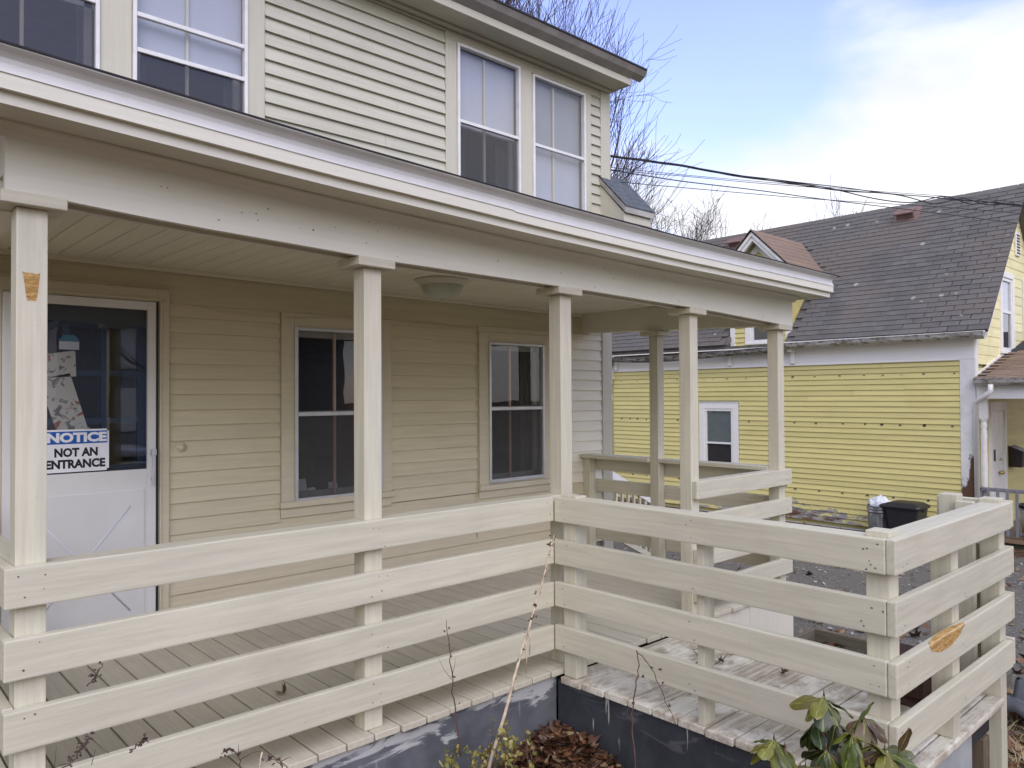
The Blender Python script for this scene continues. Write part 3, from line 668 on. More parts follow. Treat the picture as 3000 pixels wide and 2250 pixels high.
box('cap_board', (0.1355, -1.8345, 0.945), (0.80, -1.745, 0.983), RAIL, r3, 0.005, 2); box('cap_board', (0.801, -1.8345, 0.944), (1.4795, -1.745, 0.982), RAIL, r3, 0.005, 2)
PT = [(0.353, 0.494), (0.359, 0.484), (0.383, 0.463), (0.423, 0.456), (0.45, 0.444), (0.467, 0.443), (0.49, 0.439), (0.528, 0.441), (0.56, 0.437), (0.622, 0.441), (0.645, 0.448), (0.671, 0.447), (0.70, 0.458), (0.738, 0.466), (0.76, 0.481), (0.777, 0.486), (0.80, 0.494)]
bm = bmesh.new(); vs = [bm.verts.new((x_, W2-0.0012, z_)) for x_, z_ in PT]; tp = [bm.verts.new((x_, W2-0.0012, 0.494)) for x_, z_ in PT]
for i in range(len(PT)-1): bm.faces.new((vs[i], vs[i+1], tp[i+1], tp[i])) if i not in (0, len(PT)-2) else bm.faces.new((vs[i], vs[i+1], tp[i+1]) if i == 0 else (vs[i], vs[i+1], tp[i]))
t2 = [bm.verts.new((x_, W2+0.0045, 0.5016)) for x_, z_ in PT]; t3 = [bm.verts.new((x_, W2+0.0045+0.026*math.sin(math.pi*min(1, max(0, (x_-0.353)/0.447)))**0.6+R.uniform(-.003, .003), 0.5019)) for x_, z_ in PT]
for i in range(len(PT)-1): bm.faces.new((tp[i], tp[i+1], t2[i+1], t2[i])); bm.faces.new((t2[i], t2[i+1], t3[i+1], t3[i]))
bmesh.ops.remove_doubles(bm, verts=bm.verts[:], dist=1e-5)
obj('bare_patch', bm, WOODP, bs[2], label='gouge of bare ochre wood along the top edge')
r4 = thing('deck_railing', 'short stub of cream railing joining two posts at the deck steps', 'railing', (1.53, -1.65, 0), 'board railings')
rails(r4, 'Y', -1.868, -1.50, 1.5775, 1.614, nailpos=())
box('post', (1.452, -1.645, -0.034), (1.545, -1.552, 1.012), RAIL, r4, 0.004, 2)
box('post', (1.405, -1.735, -0.034), (1.450, -1.648, 0.985), RAIL, r4, 0.003, 2, axis=2)
r5 = thing('porch_railing', 'cream four-board railing between the two right-hand front porch columns', 'railing', (2.1, 0.02, 0), 'board railings')
rails(r5, 'X', 1.436, 2.801, 0.0, 0.0385, tops=(0.953, 0.7175, 0.476, 0.236), h=0.127, nailpos=(1.47, 2.72), side=-0.0012)
box('cap_board', (1.523, 0.0395, 0.913), (2.665, 0.125, 0.950), RAIL, r5, 0.005, 2)
r6 = thing('porch_railing', 'railing with flat cap across the right-hand end of the porch', 'railing', (2.75, 1.2, 0), 'board railings')
rails(r6, 'Y', 0.040, 2.19, 2.7645, 2.801, tops=(0.936, 0.7175, 0.476, 0.236), h=0.127, nailpos=())
box('post', (2.664, 2.095, 0.001), (2.762, 2.185, 0.934), RAIL, r6, 0.004, 2)
box('cap_board', (2.615, 1.331, 0.9365), (2.80, 2.195, 0.972), RAIL, r6, 0.005, 2); box('cap_board', (2.655, 0.137, 0.9365), (2.80, 1.234, 0.972), RAIL, r6, 0.005, 2)

deck = thing('side_deck', 'weathered white plank deck projecting from the porch, with dark grey skirting', 'deck', (0.8, -0.9, -0.6))
y = -0.030; i = 0
while y > -1.86:
    y2 = max(y-0.158, -1.852)
    if y2-y > -0.05: break
    box('floor_board', (0.018+R.uniform(-.006, .006), y2+0.004, -0.072), (1.475, y-0.004, -0.035+R.uniform(-.0015, .0015)), DECK, deck, 0.006, 2, rot=Matrix.Rotation(R.uniform(-.002, .002), 3, 'Z') @ Matrix.Rotation(R.uniform(-.002, .002), 3, 'Y'))
    y -= 0.158
box('floor_frame', (0.10, -1.78, -0.22), (1.46, -0.01, -0.074), DARK, deck, 0)
box('skirt_panel', (0.045, -1.83, -0.9), (0.07, 0.02, -0.0735), SK2, deck, 0)
box('skirt_panel', (0.072, -1.828, -0.9), (1.02, -1.805, -0.0735), plain('light_grey_skirt', (0.34, 0.35, 0.345), 0.6, var=0.15, scale=5), deck, 0)
box('support_post', (1.34, -1.79, -0.9), (1.43, -1.70, -0.23), paint('weathered_post', (0.16, 0.12, 0.08), 0.8, 0.3, 0.2, chips=0.1), deck, 0.004)
box('rim_board', (1.46, -1.72, -0.30), (1.498, -0.02, -0.0735), WSK, deck, 0.003)
box('step', (1.50, -1.45, -0.30), (1.80, -0.10, -0.262), DECK, deck, 0.005, 2, axis=1); box('step_riser', (1.52, -1.42, -0.9), (1.78, -0.13, -0.264), WSK, deck, 0.002, axis=1)
# ------------------------------------------------------------------ yellow house
def pix(x, y, d):
    """world point seen at photo pixel x, y at depth d (used to lay out irregular natural things)"""
    return CAM + _f*d + _r*((x-1500)/F_PX*d) - _u*((y-1125)/F_PX*d)
def sm(t): t = max(0, min(1, t)); return t*t*(3-2*t)
GZ = lambda x, y: -0.66-0.29*sm((x-1.5)/8.0)+0.02*mnoise.noise(Vector((x*.5, y*.5, 0)))
def yellow(name, c, peel):
    g = G(name); pos = g.coord('Position'); se = g.N('SeparateXYZ'); g.L(pos, se.inputs[0])
    n1 = g.noise(g.coord('Object', (1.5, 30, 30), rnd=True), 1.0, 4, 0.6)
    col = g.mix(g.ramp(n1, 0.3, 0.7), sc(c, 0.93), sc(c, 1.05))
    n5 = g.noise(pos, 1.1, 4, 0.6); col = g.mix(g.math('MULTIPLY', g.ramp(n5, 0.5, 0.8), 0.25), col, (0.45, 0.36, 0.10))
    if peel:
        n2 = g.noise(g.coord('Position', (1, 1.3, 4.5)), 2.6, 7, 0.72)
        zf = g.ramp(se.outputs['Z'], -0.88, -0.25, 0.36, 0.0)
        yc = g.math('ABSOLUTE', g.math('SUBTRACT', se.outputs['Y'], 4.6)); yf = g.ramp(yc, 0.6, 2.2, 0.06, -0.07)
        s = g.math('ADD', g.math('ADD', n2, zf), yf)
        col = g.mix(g.ramp(s, 0.80, 0.82), col, (0.30, 0.29, 0.27)); col = g.mix(g.ramp(s, 0.90, 0.93), col, (0.14, 0.075, 0.04))
    oi = g.N('ObjectInfo'); k = g.math('ADD', g.math('MULTIPLY', oi.outputs['Random'], 0.14), 0.95)
    mm = g.N('VectorMath', _operation='SCALE'); g.L(col, mm.inputs[0]); g.L(k, mm.inputs['Scale'])
    return g.fin(mm.outputs[0], 0.6)
YEL = yellow('yellow_clapboard_paint', (0.655, 0.58, 0.235), True)
YELG = yellow('pale_yellow_siding', (0.80, 0.74, 0.40), False)
def peel_white(name, amt):
    g = G(name); pos = g.coord('Position'); se = g.N('SeparateXYZ'); g.L(pos, se.inputs[0])
    n = g.noise(g.coord('Position', (2.2, 2.2, 1.0)), 2.6, 7, 0.68); n2 = g.noise(pos, 5, 4, 0.6)
    zf = g.ramp(se.outputs['Z'], -0.7, 1.5, amt, -0.2); yf = g.ramp(se.outputs['Y'], 1.09, 1.25, 0.10, -0.08)
    s = g.math('ADD', g.math('ADD', n, zf), yf)
    col = g.mix(g.ramp(n2, 0.3, 0.7), (0.67, 0.655, 0.61), (0.78, 0.765, 0.715))
    col = g.mix(g.ramp(s, 0.60, 0.62), col, (0.36, 0.34, 0.33)); col = g.mix(g.ramp(s, 0.645, 0.67), col, (0.115, 0.06, 0.035))
    return g.fin(col, 0.6)
WHT = paint('old_white_paint', (0.83, 0.81, 0.745), 0.55, 0.04, 0.14, (0.30, 0.29, 0.27), obrnd=0.02)
PWH = peel_white('peeling_white_paint', 0.40)
def shingle_mat(name, c, c2, lichen=True):
    g = G(name); pos = g.coord('Position')
    n = g.noise(g.coord('Position', (1.0, 3.2, 9.0)), 1.0, 2, 0.5); n2 = g.noise(pos, 60, 3, 0.7); n3 = g.noise(pos, 0.7, 3, 0.5)
    oi = g.N('ObjectInfo')
    k = g.math('ADD', g.math('MULTIPLY', n, 0.6), g.math('MULTIPLY', oi.outputs['Random'], 0.26))
    col = g.mix(g.ramp(k, 0.2, 0.8), sc(c, 0.80), sc(c, 1.20)); col = g.mix(g.ramp(n3, 0.42, 0.65), col, c2)
    col = g.mix(g.math('MULTIPLY', g.ramp(n2, 0.45, 0.7), 0.35), col, sc(c, 0.5))
    if lichen:
        v = g.N('TexVoronoi'); v.inputs['Scale'].default_value = 3.0; v.inputs['Randomness'].default_value = 1
        wob = g.N('VectorMath', _operation='ADD'); g.L(pos, wob.inputs[0]); nn = g.N('TexNoise'); nn.inputs['Scale'].default_value = 14
        s2 = g.N('VectorMath', _operation='SCALE'); g.L(nn.outputs['Color'], s2.inputs[0]); s2.inputs['Scale'].default_value = 0.09; g.L(s2.outputs[0], wob.inputs[1])
        g.L(wob.outputs[0], v.inputs['Vector'])
        sz = g.math('MULTIPLY', g.N('SeparateColor').outputs[0], 1.0); sp = sz.node.inputs[0].links[0].from_node; g.L(v.outputs['Color'], sp.inputs[0])
        m = g.math('LESS_THAN', v.outputs['Distance'], g.math('MULTIPLY', g.ramp(sz, 0.35, 1.0), 0.14))
        col = g.mix(g.math('MULTIPLY', m, g.ramp(n2, 0.32, 0.5)), col, (0.38, 0.385, 0.31))
    g.bump(n2, 0.4, 0.004)
    return g.fin(col, 0.9, 0, 0.15)
SHG = shingle_mat('grey_brown_shingle', (0.150, 0.143, 0.136), (0.165, 0.146, 0.128))
SHB = shingle_mat('tan_shingle', (0.27, 0.195, 0.145), (0.24, 0.18, 0.14), False)
yh = thing('yellow_house', 'yellow clapboard house with steep grey shingled roof and white trim next door', 'house', (13.5, 5, -0.95))
XW = 11.2; YG = 1.087
# shell
bm = bmesh.new()
prism(bm, [(XW+0.03, -1.1), (15.85, -1.1), (15.85, 2.6), (13.5, 5.25), (XW+0.03, 2.6)], 1, YG+0.04, 8.95)
obj('wall', bm, plain('yellow_backing', (0.55, 0.48, 0.18), 0.8), yh)
k = 0
while True:
    z = 2.044-0.1005*k; k += 1
    if z < -0.93: break
    if 0.02 < z < 1.40:
        clap(yh, 1.303, 5.485, z, YEL, 'X', XW, 0.1005, 0.030); clap(yh, 6.46, 8.86, z, YEL, 'X', XW, 0.1005, 0.030)
    else:
        cuts = [1.303]+sorted(R.uniform(2.2, 8.2) for _ in range(R.choice([1, 2, 2])))+[8.86]
        for c0, c1 in zip(cuts, cuts[1:]): clap(yh, round(c0, 1) if c0 > 1.31 else c0, (round(c1, 1)-0.003) if c1 < 8.8 else c1, z, YEL, 'X', XW, 0.1005, 0.030)
box('corner_board', (XW-0.03, YG-0.02, -0.95), (XW+0.02, 1.303, 2.145), PWH, yh, 0.004)
box('frieze_board', (XW-0.032, YG-0.02, 2.146), (XW+0.02, 8.9, 2.50), WHT, yh, 0.003)
box('frieze_moulding', (XW-0.05, 1.30, 2.128), (XW-0.033, 8.86, 2.150), WHT, yh, 0.004)
box('corner_board', (XW+0.0, YG-0.028, -0.95), (XW+0.11, YG-0.0205, 2.56), WHT, yh, 0.002, axis=2)
box('water_table', (XW-0.03, 1.30, -1.0), (XW+0.02, 8.9, -0.94), paint('rotten_white_board', (0.5, 0.5, 0.5), 0.8, 0.2, 0.5, (0.12, 0.08, 0.05), chips=0.12), yh, 0.003)
PLUG = plain('dark_plug', (0.035, 0.032, 0.035), 0.7); _pl = None
for z, ys in ((1.895, (4.292, 3.841, 3.356, 2.901, 2.565, 2.246, 1.874, 1.389, 6.108, 5.758, 5.316, 8.626, 8.144, 7.896, 7.024)),
              (1.005, (5.259, 4.267, 3.827, 3.302, 2.893, 2.593, 2.276, 1.873, 1.43, 8.626, 8.368, 8.153, 7.892, 7.021)),
              (-0.305, (4.264, 3.779, 3.327, 2.868, 2.62, 2.409, 1.828, 1.50, 7.0, 7.9, 8.3))):
    for y in ys:
        bm = bmesh.new(); lathe(bm, [(0.0, 0.004), (0.020, 0.004), (0.027, 0.010), (0.030, 0.0)], 10)
        obj('vent_plug', bm, PLUG, yh, Matrix.Translation((XW-0.0135, y, z+R.uniform(-.008, .008))) @ Matrix.Rotation(-math.pi/2, 4, 'Y') @ Matrix.Scale(R.uniform(0.62, 1.02), 4))
# side window
def ywindow(y0, y1, z0, z1, meet, x=XW):
    bm = bmesh.new(); c = 0.13
    for q in (((x-0.03, y0, z0), (x+0.03, y0+c, z1-c)), ((x-0.03, y1-c, z0), (x+0.03, y1, z1-c)), ((x-0.03, y0, z1-c), (x+0.03, y1, z1)), ((x-0.045, y0-0.02, z1+0.001), (x+0.03, y1+0.02, z1+0.02)), ((x-0.045, y0, z0-0.04), (x+0.03, y1, z0-0.001))): add_box(bm, *q)
    bevel(bm, 0.003); w = obj('window', bm, WHT, yh)
    bm = bmesh.new(); f = 0.05; a, b = y0+c, y1-c
    for q in (((x-0.018, a, z0), (x+0.03, a+f, z1-c)), ((x-0.018, b-f, z0), (x+0.03, b, z1-c)), ((x-0.018, a+f, z1-c-f), (x+0.03, b-f, z1-c)), ((x-0.018, a+f, z0), (x+0.03, b-f, z0+f)), ((x-0.014, a+f, meet-0.02), (x+0.03, b-f, meet+0.02))): add_box(bm, *q)
    bevel(bm, 0.003); obj('sash', bm, ALUW, w)
    for za, zb_, xx in ((z0+f, meet-0.02, x+0.006), (meet+0.02, z1-c-f, x+0.001)):
        bm = bmesh.new(); bm.faces.new([bm.verts.new(p) for p in ((xx, a+f, za), (xx, b-f, za), (xx, b-f, zb_), (xx, a+f, zb_))]); obj('pane', bm, GLASS, w)
    bm = bmesh.new(); bm.faces.new([bm.verts.new(p) for p in ((x+0.026, a+f, meet+0.02), (x+0.026, b-f, meet+0.02), (x+0.026, b-f, z1-c-f), (x+0.026, a+f, z1-c-f))]); obj('blind', bm, plain('green_grey_blind', (0.15, 0.18, 0.17), 0.9) if 'green_grey_blind' not in bpy.data.materials else bpy.data.materials['green_grey_blind'], w)
    bm = bmesh.new(); bm.faces.new([bm.verts.new(p) for p in ((x+0.028, a+f, z0+f), (x+0.028, b-f, z0+f), (x+0.028, b-f, meet-0.02), (x+0.028, a+f, meet-0.02))]); obj('screen', bm, DARK, w)
    return w
ywindow(5.50, 6.455, 0.075, 1.40, 0.535)
# roof slabs
EX, EZ, RXX, RZZ = 11.0, 2.62, 13.5, 5.45
th = math.atan2(RZZ-EZ, RXX-EX); cs, sn = math.cos(th), math.sin(th)
U = Vector((cs, 0, sn)); Nn = Vector((-sn, 0, cs))
bm = bmesh.new()
def roof_slab(y0, y1, x0=EX, lift=0):
    z0 = EZ+(x0-EX)*sn/cs
    prism(bm, [(x0+0.02, z0-0.005), (RXX, RZZ-0.012), (RXX, RZZ-0.075), (x0+0.05, z0-0.045)], 1, y0, y1)
roof_slab(0.835, 4.36); roof_slab(5.64, 9.6); roof_slab(4.361, 5.639, 12.0)
prism(bm, [(13.501, RZZ-0.012), (16.0, EZ), (15.95, EZ-0.08), (13.501, RZZ-0.10)], 1, 0.835, 9.6)
rf = obj('roof', bm, SHG, yh)
tabs = []
SL = math.hypot(RXX-EX, RZZ-EZ); EXPO = 0.127; TW = 0.305
for i in range(int(SL/EXPO)+1):
    s0 = -0.02+i*EXPO
    y = 0.82-(0.1525 if i % 2 else 0)+R.uniform(-.01, .01)
    while y < 9.6:
        a, b = max(y, 0.82), min(y+TW, 9.62); y += TW
        if b-a < 0.03: continue
        zc_ = EZ+s0*sn; segs = [(a, b)]
        zd0 = lambda yy: 4.86-abs(yy-5.0)*1.0
        if 4.30 < (a+b)/2 < 5.70 and zc_ < zd0((a+b)/2): continue
        if s0 < 1.6:   # rough cut edges beside the dormer
            cut = 4.40-0.11*s0
            if a < cut < b: segs = [(a, cut+R.uniform(-.02, .03))]
            elif a >= cut and b <= 5.62: continue
            elif a < 5.62 < b: segs = [(5.62, b)]
        for (p, q) in segs:
            if q-p > 0.03: tabs.append((p, q, s0))
_sm = {}
def shingle(parent, p, q, s0, m):
    key = (round(q-p, 2), m.name); me = _sm.get(key)
    if me is None:
        b2 = bmesh.new(); w = key[0]/2-0.005; d = 0.16
        v = [b2.verts.new(c) for c in ((-w, 0, 0), (w, 0, 0), (w, d, -0.004), (-w, d, -0.004), (-w, 0, 0.013), (w, 0, 0.013), (w, d, 0.0), (-w, d, 0.0))]
        for f in ((4, 5, 6, 7), (0, 1, 5, 4), (1, 2, 6, 5), (3, 0, 4, 7)): b2.faces.new([v[j] for j in f])
        me = mesh_of(b2, 'shingle'); me.materials.append(m); _sm[key] = me
    o = Vector((EX, (p+q)/2, EZ)) + U*(s0+R.uniform(-.003, .003)) + Nn*(0.004+R.uniform(0, .003))
    mw = Matrix((Vector((0, -1, 0)), U, Nn)).transposed().to_4x4(); mw.translation = o
    return obj('shingle', me, m, parent, mw)
def vis_key(t):
    c = Vector((EX, (t[0]+t[1])/2, EZ))+U*t[2]; hid = 8 if t[0] > 4.3 else 0
    return (c-CAM).length+hid
tabs.sort(key=vis_key)
for t in tabs[:295]: shingle(rf, *t, SHG)
bm = bmesh.new()
for p, q, s0 in tabs[295:]:
    w = (q-p)/2-0.005; o = Vector((EX, (p+q)/2, EZ))+U*s0+Nn*(0.004+R.uniform(0, .003)); A = Vector((0, -1, 0))
    v = [bm.verts.new(o+A*c[0]+U*c[1]+Nn*c[2]) for c in ((-w, 0, 0), (w, 0, 0), (w, 0.16, -0.004), (-w, 0.16, -0.004), (-w, 0, 0.013), (w, 0, 0.013), (w, 0.16, 0), (-w, 0.16, 0))]
    for f in ((4, 5, 6, 7), (0, 1, 5, 4), (1, 2, 6, 5), (3, 0, 4, 7)): bm.faces.new([v[j] for j in f])
obj('shingles', bm, SHG, rf, kind='stuff')
bm = bmesh.new(); y = 0.80
while y < 9.6:
    for s in (-1, 1):
        v = [bm.verts.new(p) for p in ((RXX, y, RZZ+0.018), (RXX, y+0.30, RZZ+0.008), (RXX+s*0.10, y+0.30, RZZ-0.105), (RXX+s*0.10, y, RZZ-0.095))]
        bm.faces.new(v if s < 0 else v[::-1])
    y += 0.14
obj('ridge_cap', bm, SHG, rf)
# soffit under the gable overhang
bm = bmesh.new(); prism(bm, [(EX+0.10, EZ-0.09), (RXX, RZZ-0.105), (RXX, RZZ-0.13), (EX+0.11, EZ-0.115)], 1, 0.86, 1.08)
obj('rake_soffit', bm, WHT, yh)
RVM = plain('red_brown_vent', (0.21, 0.135, 0.12), 0.6, var=0.15)
for yc, s in ((2.86, 3.42), (6.72, 3.43)):
    bm = bmesh.new(); add_box(bm, (-0.24, -0.17, 0.012), (0.24, 0.25, 0.020))
    v = [bm.verts.new(p) for p in ((-0.17, -0.12, 0.02), (0.17, -0.12, 0.02), (0.17, 0.20, 0.02), (-0.17, 0.20, 0.02), (-0.155, -0.09, 0.17), (0.155, -0.09, 0.17), (0.15, 0.19, 0.06), (-0.15, 0.19, 0.06))]
    for f in ((4, 5, 6, 7), (0, 1, 5, 4), (1, 2, 6, 5), (2, 3, 7, 6), (3, 0, 4, 7)): bm.faces.new([v[j] for j in f])
    add_box(bm, (-0.19, -0.14, 0.15), (0.19, 0.0, 0.185)); bevel(bm, 0.006)
    mw = Matrix((Vector((0, -1, 0)), U, Nn)).transposed().to_4x4(); mw.translation = Vector((EX, yc, EZ))+U*s
    obj('roof_vent', bm, RVM, rf, mw)
# dormer
bm = bmesh.new(); prism(bm, [(4.34, 2.55), (5.66, 2.55), (5.66, 4.15), (5.0, 4.80), (4.34, 4.15)], 0, XW+0.045, 12.4)
dor = obj('dormer', bm, bpy.data.materials['yellow_backing'], yh)
k = 0
for k in range(21):
    z = 2.56+0.1005*k; zt = z+0.12
    if z > 4.55: break
    hw = 0.62 if z < 4.0 else max(0.03, 4.72-zt-0.06)
    if z < 3.75:
        clap(dor, 4.38, 4.58, z, YEL, 'X', XW, 0.1005, 0.030); clap(dor, 5.30, 5.58, z, YEL, 'X', XW, 0.1005, 0.030)
    else: clap(dor, 5.0-hw, 5.0+hw, z, YEL, 'X', XW, 0.1005, 0.030)
box('corner_board', (XW-0.028, 5.555, 2.5), (XW+0.03, 5.67, 4.10), WHT, dor, 0.003); box('corner_board', (XW-0.028, 4.33, 2.5), (XW+0.03, 4.43, 4.10), WHT, dor, 0.003)
bm = bmesh.new()
for s in (-1, 1):
    e = Vector((0, s, -1)).normalized()
    def band(off, wd, x0, x1):
        p0 = Vector((0, 5.0, 4.90-off)); a = p0; b = p0+e*1.26
        prism(bm, [(a.y, a.z), (b.y, b.z), (b.y, b.z-wd), (a.y, a.z-wd)], 0, x0, x1)
    band(0.02, 0.085, 10.905, 10.935); band(0.105, 0.10, 10.94, 11.0); band(0.22, 0.16, XW-0.035, XW-0.012); band(0.06, 0.03, 10.94, 11.3)
obj('rake_board', bm, WHT, dor)
bm = bmesh.new()
for s in (-1, 1):
    e = Vector((0, s, -1)).normalized(); p0 = Vector((10.88, 5.0, 4.925)); p1 = Vector((13.05, 5.0, 4.925))
    for i in range(9):
        for j in range(8):
            a = p0+Vector((0.30*j+(0.15 if i % 2 else 0)-0.15, 0, 0))+e*(i*0.155); b = a+Vector((0.295, 0, 0))
            lim = 13.05-(i*0.155)*0.62
            ax, bx = max(a.x, 10.87), min(b.x, lim)
            if bx-ax < 0.04: continue
            n = Vector((0, s*1, 1)).normalized()*0.008
            q = [Vector((ax, a.y, a.z)), Vector((bx, a.y, a.z)), Vector((bx, a.y, a.z))+e*0.165+n, Vector((ax, a.y, a.z))+e*0.165+n]
            v = [bm.verts.new(c) for c in q]; w = [bm.verts.new(c-Vector((0, 0, 0.02))) for c in q]
            fs = [v, [v[3], v[2], w[2], w[3]], [v[1], v[2], w[2], w[1]][::-1], [v[0], v[3], w[3], w[0]]]
            for f in fs: bm.faces.new(f)
bmesh.ops.recalc_face_normals(bm, faces=bm.faces[:])
obj('dormer_roof', bm, SHB, dor)
bm = bmesh.new()
for s in (-1, 1):
    e = Vector((0, s, -1)).normalized()
    prism(bm, [(5.0, 4.905), (5.0+e.y*1.33, 4.905+e.z*1.33), (5.0+e.y*1.33, 4.87+e.z*1.33), (5.0, 4.87)], 0, 10.90, 12.9)
obj('roof_deck', bm, TAR, dor)
w = ywindow(4.52, 5.32, 2.64, 3.78, 3.25)
# gutters
DKF = plain('shadow_dark_fascia', (0.10, 0.09, 0.075), 0.8, var=0.3)  # fascia coloured dark to stand for the black shadow under the shingles
g2_ = G('dirty_dark_gutter'); n2_ = g2_.noise(g2_.coord('Position', (1, 2.5, 6)), 3, 5, 0.7); c2_ = g2_.mix(g2_.ramp(n2_, 0.40, 0.60), (0.30, 0.29, 0.26), (0.08, 0.07, 0.055)); DKG = g2_.fin(c2_, 0.5, 0.2)
def ygutter(y0, y1, zf, x=10.93, m=None):
    bm = bmesh.new(); rings = []; n = 24
    for i in range(n+1):
        y = y0+(y1-y0)*i/n; z = zf(y)
        rings.append([bm.verts.new((x+dx, y, z+dz)) for dx, dz in ((0.05, 0.0), (0.055, -0.09), (0.0, -0.10), (-0.045, -0.06), (-0.058, -0.005), (-0.07, 0.004), (-0.066, 0.010), (-0.052, 0.006), (-0.035, -0.055), (0.0, -0.085), (0.035, -0.08), (0.04, 0.0))])
    for A, B in zip(rings, rings[1:]):
        for j in range(12): bm.faces.new((A[j], B[j], B[(j+1) % 12], A[(j+1) % 12]))
    bm.faces.new(rings[0][::-1]); bm.faces.new(rings[-1]); bmesh.ops.recalc_face_normals(bm, faces=bm.faces[:])
    return obj('gutter', bm, m or OLDG, yh)
g_ = G('stained_gutter'); n_ = g_.noise(g_.coord('Position', (1, 2.5, 6)), 3, 5, 0.7); c_ = g_.mix(g_.ramp(n_, 0.45, 0.62), (0.52, 0.51, 0.47), (0.22, 0.19, 0.14))
OLDG = g_.fin(c_, 0.45, 0.25)
ygutter(0.86, 4.42, lambda y: 2.575-0.004*(y-.86))
ygutter(4.44, 9.2, lambda y: 2.50-0.09*sm((y-4.5)/2.8)+0.06*sm((y-7.6)/1.5), 10.93, DKG)
box('soffit', (10.98, 0.88, 2.498), (XW, 9.5, 2.52), WHT, yh, 0); box('fascia_board', (10.985, 0.87, 2.46), (11.02, 4.40, 2.60), WHT, yh, 0.003); box('fascia_board', (11.03, 4.401, 2.46), (11.06, 9.5, 2.58), DKF, yh, 0.003)
for y0 in (4.22, 5.62, 8.72):
    bm = bmesh.new(); add_box(bm, (11.0, y0, 2.40), (XW-0.033, y0+0.09, 2.52)); add_box(bm, (XW-0.09, y0, 2.17), (XW-0.033, y0+0.085, 2.40)); bevel(bm, 0.006); obj('bracket', bm, WHT, yh)
bm = bmesh.new(); add_box(bm, (10.98, 8.86, 1.95), (11.19, 9.05, 2.52)); bevel(bm, 0.004); obj('corner_bracket', bm, PWH, yh)
# gable siding, windows, louvre
k = 0
while True:
    z = 1.22+0.168*k; k += 1
    if z > 5.0: break
    xl = EX+0.05 if z < 2.6 else EX+(z+0.19-EZ)*cs/sn-0.02; xl = max(xl, XW+0.11)
    xr = 15.8 if z < 2.6 else 27.0-xl
    if z < 2.0: continue
    if 2.22 < z+0.08 < 3.80: clap(yh, xl, 12.60, z, YELG, 'Y', YG, 0.168, 0.014) if xl < 12.5 else None; clap(yh, 13.46, 14.05, z, YELG, 'Y', YG, 0.168, 0.014)
    else: clap(yh, xl, min(xr, 15.8), z, YELG, 'Y', YG, 0.168, 0.014)
for x0, x1 in ((12.60, 13.45), (14.06, 14.9)):
    bm = bmesh.new(); z0, z1 = 2.34, 3.78; c = 0.10; yy = YG
    for q in (((x0, yy-0.04, z0), (x0+c, yy+.02, z1-c)), ((x1-c, yy-0.04, z0), (x1, yy+.02, z1-c)), ((x0, yy-0.04, z1-c), (x1, yy+.02, z1)), ((x0-.02, yy-0.06, z0-0.06), (x1+.02, yy+.02, z0-.001))): add_box(bm, *q)
    bevel(bm, 0.004); wn = obj('window', bm, WHT, yh)
    bm = bmesh.new(); f = 0.06
    for q in (((x0+c, yy-0.02, z0), (x0+c+f, yy+.02, z1-c)), ((x1-c-f, yy-0.02, z0), (x1-c, yy+.02, z1-c)), ((x0+c+f, yy-0.02, z1-c-f), (x1-c-f, yy+.02, z1-c)), ((x0+c+f, yy-0.02, z0), (x1-c-f, yy+.02, z0+f)), ((x0+c+f, yy-0.015, 3.03), (x1-c-f, yy+.02, 3.08))): add_box(bm, *q)
    bevel(bm, 0.003); obj('sash', bm, ALUW, wn)
    bm = bmesh.new(); bm.faces.new([bm.verts.new(p) for p in ((x0+c+f, yy+.006, z0+f), (x1-c-f, yy+.006, z0+f), (x1-c-f, yy+.006, z1-c-f), (x0+c+f, yy+.006, z1-c-f))]); obj('pane', bm, GLASS, wn)
    bm = bmesh.new(); bm.faces.new([bm.verts.new(p) for p in ((x0+c+f, yy+.018, 3.08), (x1-c-f, yy+.018, 3.08), (x1-c-f, yy+.018, z1-c-f), (x0+c+f, yy+.018, z1-c-f))]); obj('blind', bm, SHADE, wn)
    bm = bmesh.new(); bm.faces.new([bm.verts.new(p) for p in ((x0+c+f, yy+.02, z0+f), (x1-c-f, yy+.02, z0+f), (x1-c-f, yy+.02, 3.08), (x0+c+f, yy+.02, 3.08))]); obj('screen', bm, DARK, wn)
lv = obj('gable_louvre', box_bm((13.60, YG-0.04, 4.17), (13.86, YG-0.012, 4.62), 0.004), WHT, yh)
for i in range(7): obj('slat_gap', box_bm((13.64, YG-0.046, 4.21+i*0.056), (13.82, YG-0.0405, 4.238+i*0.056)), BLACK, lv)
# entry porch of the yellow house
k = 0
for k in range(28):
    z = -0.78+0.0985*k
    if z > 1.95: break
    if z < 1.30:
        clap(yh, XW+0.11, 11.86, z, YEL, 'Y', YG, 0.0985, 0.012); clap(yh, 12.80, 14.8, z, YEL, 'Y', YG, 0.0985, 0.012)
    else: clap(yh, XW+0.11, 14.8, z, YEL, 'Y', YG, 0.0985, 0.012)
bm = bmesh.new()
add_box(bm, (11.86, YG-0.05, -0.80), (11.97, YG+.02, 1.42)); add_box(bm, (12.68, YG-0.05, -0.80), (12.79, YG+.02, 1.42)); add_box(bm, (11.971, YG-0.05, 1.26), (12.679, YG+.02, 1.42)); bevel(bm, 0.004)
dr = obj('front_door', bm, WHT, yh)
bm = bmesh.new(); add_box(bm, (11.972, YG-0.03, -0.79), (12.375, YG+.0, 1.255)); add_box(bm, (12.390, YG-0.03, -0.79), (12.678, YG, 1.255)); bevel(bm, 0.003); obj('door_leaf', bm, ALUW, dr)
obj('mail_slot', box_bm((12.06, YG-0.038, 0.38), (12.15, YG-0.031, 0.58)), BLACK, dr)
BRS = plain('brass', (0.55, 0.42, 0.16), 0.3, 0.9)
